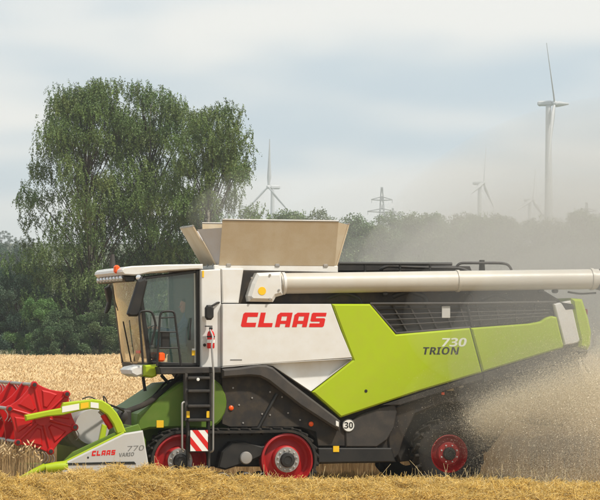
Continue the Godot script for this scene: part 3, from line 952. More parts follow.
func make_extinguisher() -> void:
	var at := Vector3(-2.085, 2.778, 1.56)
	var b := Basis(Vector3.UP, deg_to_rad(15.0))
	var o := base("fire_extinguisher", b * Vector3(at.x, at.y - 0.17, 1.58), deg_to_rad(15.0))
	tag(o, "small red fire extinguisher strapped to the white panel behind the cab", "extinguisher")
	var up := Basis(Vector3.RIGHT, -PI * 0.5)
	var st := mb()
	lathe(st, [[0.0, 0.0], [0.06, 0.0], [0.068, 0.02], [0.068, 0.25], [0.05, 0.30], [0.025, 0.32], [0.025, 0.34]], Vector3.ZERO, 18, up)
	part("bottle", st, M.letter_red, o)
	st = mb()
	bx(st, Vector3(0, 0.36, 0), Vector3(0.06, 0.05, 0.05), 0.01)
	bx(st, Vector3(-0.04, 0.40, 0), Vector3(0.14, 0.02, 0.03), 0.005)
	part("valve", st, M.black, o)
	st = mb()
	lathe(st, [[0.071, 0.10], [0.073, 0.10], [0.073, 0.16], [0.071, 0.16]], Vector3.ZERO, 18, up)
	part("label_band", st, M.sign_white, o)
	st = mb()
	lathe(st, [[0.070, 0.20], [0.075, 0.20], [0.075, 0.225], [0.070, 0.225]], Vector3.ZERO, 18, up)
	bx(st, Vector3(0, 0.21, -0.075), Vector3(0.10, 0.05, 0.02), 0.004)
	part("strap", st, M.black, o)

# ---------------------------------------------------------------- the cutting header
func make_header() -> void:
	var root := base("cutting_header", Vector3.ZERO, deg_to_rad(15.0))
	tag(root, "wide cutting header with red reel and pale grey crop divider in the wheat", "header")
	var st: SurfaceTool
	var p: MeshInstance3D
	var W := 3.85
	# trough, back wall, floor
	st = mb()
	var rear := Vector2(-3.898, 1.049)
	var floor_y := 0.36
	slab(st, [rear.x, floor_y, rear.x + 0.06, floor_y, rear.x + 0.06, 1.28, rear.x, 1.28], -W, 3.70, 0.01, true)
	slab(st, [rear.x - 1.55, floor_y - 0.03, rear.x - 0.01, floor_y - 0.06, rear.x - 0.01, floor_y, rear.x - 1.55, floor_y + 0.01], -W, 3.70, 0.005, true)
	part("trough", st, M.dull_green, root)
	st = mb()
	slab(st, [-5.219, 0.654, -5.013, 0.855, -4.529, 1.072, -4.112, 1.256, -3.868, 1.323, -3.745, 1.048, -3.726, 0.364, -5.184, 0.348], 3.71, 3.77, 0.012)
	part("end_wall", st, M.dull_green, root)
	st = mb()
	slab(st, [rear.x - 1.62, floor_y - 0.02, rear.x - 1.55, floor_y - 0.03, rear.x - 1.55, floor_y + 0.012, rear.x - 1.62, floor_y], -W, 3.70, 0.004, true)
	var knife := part("cutter_bar", st, M.steel, root)
	var fm := mb()
	bx(fm, Vector3(-0.05, 0, 0), Vector3(0.12, 0.025, 0.03), 0.008)
	fm.generate_normals(); var finger_mesh := fm.commit()
	for i in 60:
		var o := MeshInstance3D.new(); o.name = "knife_finger"; o.mesh = finger_mesh; o.material_override = M.steel
		knife.add_child(o, true)
		o.position = Vector3(rear.x - 1.64, floor_y, 3.6 - i * 0.122)
	# intake auger with its flight
	var ac := Vector2(-4.586, 1.265)
	st = mb()
	lathe(st, [[0.0, 3.32], [0.30, 3.32], [0.30, -3.6], [0.0, -3.6]], Vector3(ac.x, ac.y, 0), 28)
	p = part("intake_auger", st, M.grey, root)
	st = mb()
	st.set_smooth_group(5)
	for i in 260:
		var z0 := 3.25 - i * 0.0133
		var z1 := z0 - 0.0133
		var a0 := i * 0.17
		var a1 := a0 + 0.17
		var d0 := Vector3(cos(a0), sin(a0), 0)
		var d1 := Vector3(cos(a1), sin(a1), 0)
		var o := Vector3(ac.x, ac.y, 0)
		quad(st, o + d0 * 0.3 + Vector3(0, 0, z0), o + d0 * 0.40 + Vector3(0, 0, z0), o + d1 * 0.40 + Vector3(0, 0, z1), o + d1 * 0.3 + Vector3(0, 0, z1))
	part("auger_flight", st, M.grey, p)
	# crop divider: pale panel, green top strip, dark seam, green snout
	st = mb()
	slab(st, [-5.252, 0.645, -4.149, 1.168, -3.818, 1.217, -3.713, 0.611, -3.712, 0.1, -5.148, 0.119], 3.79, 3.90, 0.025)
	var div := part("divider_panel", st, M.grey, root, "pale grey divider panel with red and grey lettering")
	st = block_word("CLAAS", 0.085, 0.066, 0.018, 0.2)
	var lo := part("lettering", st, M.letter_red, div)
	var q := Vector2(-4.71, 0.791)
	lo.position = Vector3(q.x, q.y, 3.901)
	lo.rotation.z = 0.04
	q = Vector2(-3.948, 0.915)
	words("770", 0.085, M.letter_grey, div, Vector3(q.x, q.y, 3.902), 0.25, 1.6, 400, 0.05)
	q = Vector2(-4.104, 0.809)
	words("VARIO", 0.062, M.letter_grey, div, Vector3(q.x, q.y, 3.902), 0.2, 1.02, 700, 0.05)
	st = mb()
	slab(st, [-5.149, 0.677, -4.477, 0.687, -3.974, 0.69, -3.939, 0.647, -4.494, 0.65, -5.149, 0.643], 3.90, 3.912, 0.002)
	part("seam", st, M.letter_dark, div)
	st = mb()
	bx(st, Vector3(-4.771, 0.766, 3.902), Vector3(0.03, 0.03, 0.01), 0.003)
	part("latch", st, M.letter_dark, div)
	st = mb()
	tube(st, [Vector3(-5.243, 0.651, 3.85), Vector3(-4.692, 0.916, 3.85), Vector3(-4.138, 1.184, 3.85)], 0.022, 8)
	part("divider_edge", st, M.green, root)
	st = mb()
	tube(st, [Vector3(-5.119, 0.623, 3.83), Vector3(-5.308, 0.608, 3.83), Vector3(-5.496, 0.585, 3.83)], [0.095, 0.09, 0.075], 14)
	part("divider_snout", st, M.green, root)
	st = mb()
	tube(st, [Vector3(-5.496, 0.619, 3.83), Vector3(-5.684, 0.537, 3.83), Vector3(-5.889, 0.438, 3.83), Vector3(-6.093, 0.331, 3.83)], [0.06, 0.05, 0.035, 0.012], 10)
	part("divider_tip", st, M.green, root)
	# reel
	var rc := Vector2(-5.5, 1.432)
	var R := 0.585
	var phase := deg_to_rad(44.0)
	var hub := Vector3(rc.x, rc.y, 0)
	st = mb()
	lathe(st, [[0.0, 3.6], [0.13, 3.6], [0.13, -3.6], [0.0, -3.6]], hub, 18)
	part("reel_shaft", st, M.red, root)
	for z in [3.52, 2.5, 1.2, -1.2, -3.52]:
		st = mb()
		var out := PackedVector2Array()
		for k in 6:
			var a := phase + k * PI / 3.0
			for e in [[-0.11, 1.0], [0.0, 1.07], [0.11, 1.0], [0.30, 0.90], [PI / 6.0, 0.86], [PI / 3.0 - 0.30, 0.90]]:
				out.append(rc + Vector2(cos(a + e[0]), sin(a + e[0])) * R * e[1])
		slabp(st, out, z - 0.02, z + 0.02, 0.01, true)
		p = part("reel_disc", st, M.red, root)
		if z < 3: continue
		for k in 6:
			# pressed ribs and sunken fields of the outer disc
			var a := phase + k * PI / 3.0
			st = mb()
			tube(st, [hub + Vector3(cos(a) * 0.12, sin(a) * 0.12, z + 0.022), hub + Vector3(cos(a) * R, sin(a) * R, z + 0.022)], [0.035, 0.022], 6)
			part("rib", st, M.red, p)
			st = mb()
			var b := a + PI / 6.0
			var tri2 := PackedVector2Array([rc + Vector2(cos(b - 0.30), sin(b - 0.30)) * R * 0.82, rc + Vector2(cos(b), sin(b)) * R * 0.80, rc + Vector2(cos(b + 0.30), sin(b + 0.30)) * R * 0.82, rc + Vector2(cos(b + 0.2), sin(b + 0.2)) * R * 0.32, rc + Vector2(cos(b - 0.2), sin(b - 0.2)) * R * 0.32])
			if area(tri2) < 0: tri2.reverse()
			slabp(st, tri2, z + 0.02, z + 0.045, 0.022)
			part("pressed_field", st, M.red, p)
			st = mb()
			lathe(st, [[0.06, -0.02], [0.06, 0.05], [0.045, 0.07], [0.02, 0.07], [0.0, 0.06]], hub + Vector3(cos(a) * R, sin(a) * R, z + 0.02), 14)
			part("bearing", st, M.red, p)
			st = mb()
			lathe(st, [[0.034, 0.0], [0.034, 0.03], [0.0, 0.034]], hub + Vector3(cos(a) * R, sin(a) * R, z + 0.08), 12)
			part("bearing_cap", st, M.dark, p)
	var tm := mb()
	var tp := []
	for i in 9:
		var t := i / 8.0
		tp.append(Vector3(0.10 * sin(t * 2.6), -0.23 * t, 0.0))
	tube(tm, tp, [0.010, 0.010, 0.010, 0.009, 0.009, 0.008, 0.008, 0.007, 0.006], 5)
	tm.generate_normals(); var tine_mesh := tm.commit()
	for k in 6:
		var a := phase + k * PI / 3.0
		var bp := hub + Vector3(cos(a) * R, sin(a) * R, 0)
		st = mb()
		tube(st, [bp + Vector3(0, 0, 3.5), bp + Vector3(0, 0, -3.5)], 0.03, 10)
		var bar := part("tine_bar", st, M.steel, root)
		for i in 22:
			var o := MeshInstance3D.new(); o.name = "tine"; o.mesh = tine_mesh; o.material_override = M.tine
			bar.add_child(o, true)
			o.position = bp + Vector3(0, 0, 3.4 - i * 0.31)
	# inner guard sheets of the reel, red, between the bars next to the disc
	for k in 6:
		var a := phase + k * PI / 3.0 + 0.2
		st = mb()
		tube(st, [hub + Vector3(cos(a) * R * 0.55, sin(a) * R * 0.55, 3.5), hub + Vector3(cos(a) * R * 0.55, sin(a) * R * 0.55, -3.5)], 0.045, 8)
		part("reel_brace", st, M.red, root)
	# arm that carries the reel
	st = mb()
	slab(st, [-5.836, 1.489, -5.493, 1.555, -5.218, 1.604, -5.183, 1.697, -4.873, 1.73, -4.665, 1.754, -4.509, 1.736, -4.369, 1.65, -4.247, 1.513, -4.16, 1.359, -4.09, 1.187, -4.247, 1.154, -4.317, 1.326, -4.421, 1.48, -4.543, 1.566, -4.699, 1.584, -4.907, 1.551, -5.183, 1.485, -5.458, 1.461, -5.818, 1.387], 3.66, 3.80, 0.02, true)
	var arm := part("reel_arm", st, M.green, root)
	st = mb()
	slab(st, [-5.202, 1.631, -4.909, 1.681, -4.909, 1.579, -5.201, 1.53], 3.80, 3.806, 0.0)
	slab(st, [-4.71, 1.705, -4.572, 1.687, -4.571, 1.594, -4.71, 1.612], 3.80, 3.806, 0.0)
	part("sticker", st, M.sign_white, arm)
	st = mb()
	slab(st, [-4.883, 1.684, -4.745, 1.705, -4.744, 1.612, -4.883, 1.587], 3.80, 3.806, 0.0)
	part("sticker", st, M.yellow, arm)
	st = mb()
	tube(st, [Vector3(-4.531, 1.547, 3.64), Vector3(-4.444, 1.461, 3.64)], 0.03, 8)
	part("piston_rod", st, M.steel, arm)
	st = mb()
	tube(st, [Vector3(-4.462, 1.487, 3.64), Vector3(-4.322, 1.256, 3.64)], 0.055, 10)
	part("hydraulic_cylinder", st, M.letter_red, arm)
	st = mb()
	tube(st, bend([Vector3(-4.561, 1.719, 3.7), Vector3(-4.7, 1.805, 3.7), Vector3(-4.838, 1.755, 3.7)], 0.1), 0.012, 6)
	tube(st, bend([Vector3(-4.456, 1.702, 3.7), Vector3(-4.474, 1.821, 3.7), Vector3(-4.422, 1.753, 3.7), Vector3(-4.387, 1.633, 3.7)], 0.05), 0.012, 6)
	tube(st, bend([Vector3(-4.516, 1.701, 3.65), Vector3(-4.187, 1.608, 3.4), Vector3(-3.882, 1.519, 2.6), Vector3(-3.795, 1.47, 2)], 0.2), 0.02, 6)
	part("hydraulic_line", st, M.black, arm)
	st = mb()
	slab(st, [-4.563, 0.987, -4.494, 1.327, -4.408, 1.293, -4.459, 0.952], 3.66, 3.73, 0.012)
	part("arm_bracket", st, M.green, root)
	st = mb()
	lathe(st, [[0.10, 0.0], [0.10, 0.05], [0.07, 0.07], [0.0, 0.07]], Vector3(-3.815, 1.419, 2.1), 16)
	bx(st, Vector3(-3.758, 1.275, 2), Vector3(0.25, 0.5, 0.12), 0.03)
	part("coupler", st, M.dark, root)
	# bring the node to the foot of the header
	var off := Vector3(-4.9, 0, 0)
	root.position = root.basis * off
	for ch in root.get_children(): ch.position -= off

# ---------------------------------------------------------------- people: tapered bones joined by a smooth minimum, meshed as surface nets
func bones_mesh(st: SurfaceTool, bones: Array, lo: Vector3, hi: Vector3, cell: float, blend: float) -> void:
	var nx := int((hi.x - lo.x) / cell) + 2
	var ny := int((hi.y - lo.y) / cell) + 2
	var nz := int((hi.z - lo.z) / cell) + 2
	var f := PackedFloat32Array(); f.resize(nx * ny * nz); f.fill(1.0)
	for z in nz:
		for y in ny:
			for x in nx:
				var p := lo + Vector3(x, y, z) * cell
				var d := 1.0
				for b in bones:
					var a: Vector3 = b[0]
					var ab: Vector3 = b[1] - a
					var t := clampf((p - a).dot(ab) / maxf(ab.length_squared(), 1e-6), 0.0, 1.0)
					var e := p.distance_to(a + ab * t) - lerpf(b[2], b[3], t)
					var h := clampf(0.5 + 0.5 * (d - e) / blend, 0.0, 1.0)
					d = lerpf(d, e, h) - blend * h * (1.0 - h)
				f[x + nx * (y + ny * z)] = d
	var vid := {}
	st.set_smooth_group(6)
	var cellv := func(x: int, y: int, z: int) -> Vector3:
		var s := Vector3.ZERO
		var n := 0
		for e in [[0, 0, 0, 0], [0, 1, 0, 0], [0, 0, 1, 0], [0, 1, 1, 0], [1, 0, 0, 0], [1, 1, 0, 0], [1, 0, 1, 0], [1, 1, 1, 0], [2, 0, 0, 0], [2, 1, 0, 0], [2, 0, 1, 0], [2, 1, 1, 0]]:
			var o := Vector3i(x, y, z)
			var q := o
			match e[0]:
				0: o += Vector3i(0, e[1], e[2]); q = o + Vector3i(1, 0, 0)
				1: o += Vector3i(e[1], 0, e[2]); q = o + Vector3i(0, 1, 0)
				2: o += Vector3i(e[1], e[2], 0); q = o + Vector3i(0, 0, 1)
			var a := f[o.x + nx * (o.y + ny * o.z)]
			var b := f[q.x + nx * (q.y + ny * q.z)]
			if (a < 0.0) != (b < 0.0):
				s += Vector3(o).lerp(Vector3(q), a / (a - b))
				n += 1
		return lo + s / maxi(n, 1) * cell
	for z in range(1, nz - 1):
		for y in range(1, ny - 1):
			for x in range(1, nx - 1):
				var a := f[x + nx * (y + ny * z)] < 0.0
				for ax in 3:
					var q := Vector3i(x, y, z)
					q[ax] += 1
					var b := f[q.x + nx * (q.y + ny * q.z)] < 0.0
					if a == b: continue
					var u := Vector3i.ZERO; u[(ax + 1) % 3] = -1
					var v := Vector3i.ZERO; v[(ax + 2) % 3] = -1
					var c := []
					for o in [Vector3i(x, y, z), Vector3i(x, y, z) + u, Vector3i(x, y, z) + u + v, Vector3i(x, y, z) + v]:
						if not vid.has(o): vid[o] = cellv.call(o.x, o.y, o.z)
						c.append(vid[o])
					if a: quad(st, c[3], c[2], c[1], c[0])
					else: quad(st, c[0], c[1], c[2], c[3])

func make_driver() -> void:
	# seated at the wheel; own frame: faces -x, origin on the seat cushion
	var sc := Vector3(-2.299, 2.668, 0.1)
	var b := Basis(Vector3.UP, deg_to_rad(15.0))
	var o := base("person", b * Vector3(sc.x, sc.y - 0.03, 0.0), deg_to_rad(15.0))
	tag(o, "person in a dark blue shirt sitting at the wheel inside the cab", "person")
	var hips := Vector3(0.10, 0.10, 0)
	var chest := Vector3(0.16, 0.42, 0)
	var neck := Vector3(0.14, 0.56, 0)
	var bones := [[hips, chest, 0.15, 0.16], [chest + Vector3(0, 0.06, -0.14), chest + Vector3(0, 0.06, 0.14), 0.085, 0.085], [chest, neck, 0.12, 0.062], [neck, neck + Vector3(-0.015, 0.10, 0), 0.058, 0.055]]
	for s in [-1.0, 1.0]:
		var knee := Vector3(-0.34, 0.10, 0.13 * s)
		var ank := Vector3(-0.46, -0.27, 0.13 * s)
		bones.append([hips + Vector3(0, -0.01, 0.09 * s), knee, 0.095, 0.065])
		bones.append([knee, ank, 0.062, 0.042])
		bones.append([ank + Vector3(0.02, -0.03, 0), ank + Vector3(-0.17, -0.04, 0.02 * s), 0.045, 0.035])
		var sh := chest + Vector3(0, 0.06, 0.20 * s)
		var el := Vector3(-0.10, 0.26, 0.27 * s)
		var wr := Vector3(-0.44, 0.34, 0.17 * s)
		bones.append([sh, el, 0.062, 0.045])
		bones.append([el, wr, 0.044, 0.030])
	var st := mb()
	bones_mesh(st, bones, Vector3(-0.72, -0.38, -0.42), Vector3(0.36, 0.76, 0.42), 0.022, 0.05)
	part("clothing", st, plain(Color(0.22, 0.29, 0.42), 0.9), o)
	# head: skull, jaw, nose, ears, chin
	var h := neck + Vector3(-0.03, 0.19, 0)
	st = mb()
	var hb := [[h + Vector3(0.02, 0.03, 0), h + Vector3(-0.015, 0.035, 0), 0.098, 0.092], [h + Vector3(-0.03, -0.03, 0), h + Vector3(-0.05, -0.085, 0), 0.068, 0.045], [h + Vector3(-0.10, 0.0, 0), h + Vector3(-0.118, -0.025, 0), 0.010, 0.014], [h + Vector3(-0.10, -0.062, -0.02), h + Vector3(-0.10, -0.062, 0.02), 0.010, 0.010]]
	for s in [-1.0, 1.0]: hb.append([h + Vector3(0.015, -0.01, 0.092 * s), h + Vector3(0.02, 0.025, 0.098 * s), 0.014, 0.018])
	bones_mesh(st, hb, h - Vector3(0.16, 0.17, 0.15), h + Vector3(0.16, 0.17, 0.15), 0.008, 0.02)
	# hands on the rim of the wheel: palm, four fingers, thumb
	for s in [-1.0, 1.0]:
		var wr := Vector3(-0.44, 0.34, 0.17 * s)
		var palm := wr + Vector3(-0.07, 0.015, 0)
		var hand := [[wr, palm, 0.026, 0.030]]
		for i in 4:
			var k := palm + Vector3(-0.02, 0.008, (i - 1.5) * 0.021)
			var ln := 0.035 - absf(i - 1.4) * 0.004
			hand.append([palm, k, 0.014, 0.011])
			hand.append([k, k + Vector3(-ln, -0.012, 0), 0.010, 0.009])
			hand.append([k + Vector3(-ln, -0.012, 0), k + Vector3(-ln + 0.004, -0.045, 0), 0.009, 0.0075])
		hand.append([wr + Vector3(-0.03, 0, -0.02 * s), palm + Vector3(0.0, -0.01, -0.05 * s), 0.013, 0.010])
		hand.append([palm + Vector3(0, -0.01, -0.05 * s), palm + Vector3(-0.035, -0.025, -0.055 * s), 0.010, 0.008])
		bones_mesh(st, hand, palm - Vector3(0.12, 0.09, 0.09), palm + Vector3(0.12, 0.07, 0.09), 0.007, 0.008)
	part("body", st, plain(Color(0.72, 0.50, 0.40), 0.6), o)
	st = mb()
	bones_mesh(st, [[h + Vector3(0.035, 0.045, 0), h + Vector3(0.0, 0.062, 0), 0.100, 0.090], [h + Vector3(0.06, 0.0, 0), h + Vector3(0.05, 0.05, 0), 0.075, 0.09]], h - Vector3(0.13, 0.12, 0.14), h + Vector3(0.20, 0.22, 0.14), 0.012, 0.02)
	part("hair", st, plain(Color(0.16, 0.11, 0.08), 0.9), o)
	for s in [-1.0, 1.0]:
		st = mb()
		lathe(st, [[0.0, 0.012], [0.011, 0.006], [0.014, -0.004]], h + Vector3(-0.092, 0.012, 0.034 * s), 10, Basis(Vector3.UP, -PI * 0.5))
		part("eye", st, plain(Color(0.12, 0.09, 0.07), 0.2), o)

# ---------------------------------------------------------------- the land
func rise(z: float) -> float:
	# the field lies level round the machine, lifts a little towards the trees, then climbs to a ridge
	var d := 55.5 - z
	return 0.55 * smoothstep(85.0, 240.0, d) + 1.4 * smoothstep(240.0, 420.0, d) + 68.0 * smoothstep(420.0, 2200.0, d)

func noise_tex(ramp: Array, freq: float, seed_: int, oct := 5, size := 512) -> ImageTexture:
	var n := FastNoiseLite.new(); n.seed = seed_; n.frequency = freq; n.fractal_octaves = oct
	var g := Gradient.new()
	g.offsets = PackedFloat32Array([0.0, 0.35, 0.65, 1.0])
	g.colors = PackedColorArray(ramp)
	var im := n.get_seamless_image(size, size)
	var out := Image.create(size, size, true, Image.FORMAT_RGB8)
	for y in size:
		for x in size:
			out.set_pixel(x, y, g.sample(im.get_pixel(x, y).r))
	return ImageTexture.create_from_image(out)

func world_mat(t: Texture2D, scale: float) -> StandardMaterial3D:
	var m := StandardMaterial3D.new()
	m.albedo_texture = t
	m.roughness = 0.95
	m.uv1_triplanar = true
	m.uv1_world_triplanar = true
	m.uv1_scale = Vector3.ONE * scale
	return m

func make_ground() -> void:
	var st := mb()
	st.set_smooth_group(1)
	var rings := []
	for i in 70: rings.append(3.0 * pow(3000.0, i / 69.0))
	var seg := 96
	for i in rings.size() - 1:
		for k in seg:
			var q := []
			for e in [[i, k], [i + 1, k], [i + 1, k + 1], [i, k + 1]]:
				var a: float = TAU * e[1] / seg
				var x: float = sin(a) * rings[e[0]]
				var z: float = 55.5 - cos(a) * rings[e[0]]
				q.append(Vector3(x, rise(z), z))
			for v in [0, 1, 2, 0, 2, 3]:
				var d: float = 55.5 - q[v].z
				st.set_color(Color(1, 1, 1).lerp(Color(0.15, 0.29, 0.12), smoothstep(215.0, 250.0, d)))
				st.add_vertex(q[v])
	var m := world_mat(noise_tex([Color(0.50, 0.40, 0.27), Color(0.62, 0.51, 0.34), Color(0.70, 0.58, 0.40), Color(0.78, 0.67, 0.48)], 0.03, 31), 0.35)
	m.vertex_color_use_as_albedo = true
	var g := part("ground", st, m, self)
	tag(g, "stubble field rising gently to a far green ridge", "ground", "", "structure")

func local_uw(x: float, z: float) -> Vector2:
	var a := deg_to_rad(15.0)
	return Vector2(x * cos(a) - z * sin(a), x * sin(a) + z * cos(a))

func stem(st: SurfaceTool, foot: Vector3, head: Vector3, w: float, ear: float, nod: Vector3) -> void:
	var s := Vector3(w, 0, 0)
	var t := Vector3(0, 0, w)
	quad(st, foot - s, foot + s, head + s * 0.7, head - s * 0.7)
	quad(st, foot - t, foot + t, head + t * 0.7, head - t * 0.7)
	if ear <= 0.0: return
	var d := (Vector3.UP * 0.7 + nod).normalized()
	var tip := head + d * ear
	var mid := head + d * ear * 0.4
	var e1 := d.cross(Vector3(0.3, 0.1, 1)).normalized() * ear * 0.13
	var e2 := d.cross(e1).normalized() * ear * 0.13
	var r := [mid + e1, mid - e1 * 0.5 + e2, mid - e1 * 0.5 - e2]
	for i in 3:
		tri(st, head, r[i], r[(i + 1) % 3])
		tri(st, tip, r[(i + 1) % 3], r[i])

func make_crop() -> void:
	rng.seed = 77
	var field := base("wheat_field")
	tag(field, "ripe golden wheat standing behind and ahead of the harvester", "wheat", "", "stuff")
	# thick of the crop: a rough sheet a little below the ears, from beyond the machine to the trees
	var st := mb()
	var nz := FastNoiseLite.new(); nz.seed = 5; nz.frequency = 0.35
	st.set_smooth_group(1)
	var ds := []
	var d := 62.0
	while d < 232.0:
		ds.append(d); d *= 1.022
	for i in ds.size() - 1:
		for k in 60:
			var q := []
			for e in [[i, k], [i + 1, k], [i + 1, k + 1], [i, k + 1]]:
				var z: float = 55.5 - ds[e[0]]
				var x: float = (e[1] / 30.0 - 1.0) * (ds[e[0]] * 0.16 + 6.0)
				q.append(Vector3(x, rise(z) + 0.76 + nz.get_noise_2d(x, z) * 0.06, z))
			var ok := true
			for v in q:
				var l := local_uw(v.x, v.z)
				if l.y > -4.5 and l.x > -6.4: ok = false
			if ok: quad(st, q[0], q[1], q[2], q[3])
	var sm := world_mat(noise_tex([Color(0.60, 0.47, 0.28), Color(0.72, 0.58, 0.36), Color(0.80, 0.66, 0.43), Color(0.86, 0.73, 0.50)], 0.05, 33, 5, 512), 0.6)
	part("crop_thick", st, sm, field)
	# stalks with ears
	var mesh_of := func(n: int, spread: float, w: float, ear: float) -> Mesh:
		var s := mb()
		for i in n:
			var a := rng.randf() * TAU
			var r := sqrt(rng.randf()) * spread
			var f := Vector3(cos(a) * r, 0, sin(a) * r)
			var h := rng.randf_range(0.82, 0.97)
			var l := Vector3(rng.randf_range(-1, 1), 0, rng.randf_range(-1, 1)) * 0.07
			stem(s, f, f + l + Vector3(0, h, 0), w, ear * rng.randf_range(0.8, 1.2), Vector3(rng.randf_range(-1, 1), rng.randf_range(-0.6, 0.3), rng.randf_range(-1, 1)) * 0.8)
		s.generate_normals()
		return s.commit()
	var near: Mesh = mesh_of.call(6, 0.10, 0.0030, 0.10)
	var mid: Mesh = mesh_of.call(7, 0.18, 0.003, 0.11)
	var far: Mesh = mesh_of.call(8, 0.45, 0.006, 0.17)
	var m := StandardMaterial3D.new()
	m.vertex_color_use_as_albedo = true
	m.roughness = 0.8
	for zone in [[47.5, 72.0, 55.0, near, "near_stalks", 1.0], [72.0, 120.0, 26.0, mid, "middle_stalks", 1.0], [120.0, 234.0, 6.5, far, "far_stalks", 1.0]]:
		var xf := []
		var cols := []
		var dz: float = zone[1] - zone[0]
		var wmax: float = zone[1] * 0.115 + 5.0
		var n := int(dz * wmax * 2.0 * zone[2])
		for i in n:
			var z: float = 55.5 - rng.randf_range(zone[0], zone[1])
			var dd := 55.5 - z
			var x := rng.randf_range(-wmax, wmax)
			if absf(x) > dd * 0.115 + 5.0: continue
			var l := local_uw(x, z)
			if not (l.y < -3.9 or (l.x < -5.55 and l.y < 3.78)): continue
			var s := rng.randf_range(0.88, 1.08) * (1.0 + nz.get_noise_2d(x * 0.3, z * 0.3) * 0.10)
			xf.append(Transform3D(Basis(Vector3.UP, rng.randf() * TAU).scaled(Vector3(s, s, s)), Vector3(x, rise(z), z)))
			var b := rng.randf_range(0.8, 1.15)
			cols.append(Color(0.62 * b, 0.46 * b, 0.25 * b))
		scatter(zone[4], zone[3], m, xf, cols, field)
	# cut stubble between crop and swath
	var stub := mb()
	for i in 7:
		var f := Vector3(rng.randf_range(-0.10, 0.10), 0, rng.randf_range(-0.02, 0.02))
		stem(stub, f, f + Vector3(rng.randf_range(-0.02, 0.02), rng.randf_range(0.10, 0.17), rng.randf_range(-0.02, 0.02)), 0.003, 0.0, Vector3.ZERO)
	stub.generate_normals()
	var xs := []
	var cs := []
	for i in 15000:
		var u := rng.randf_range(-12.0, 11.0)
		var row := roundf(rng.randf_range(-3.8, 12.0) / 0.14) * 0.14 + rng.randf_range(-0.015, 0.015)
		if u < -5.3 and row < 3.9: continue
		var a := deg_to_rad(15.0)
		xs.append(Transform3D(Basis(Vector3.UP, a), Vector3(u * cos(a) + row * sin(a), 0, -u * sin(a) + row * cos(a))))
		var b := rng.randf_range(0.7, 1.1)
		cs.append(Color(0.50 * b, 0.36 * b, 0.17 * b))
	var so := scatter("stubble", stub.commit(), m, xs, cs, self)
	tag(so, "short cut stubble in rows under and beside the harvester", "stubble", "", "stuff")

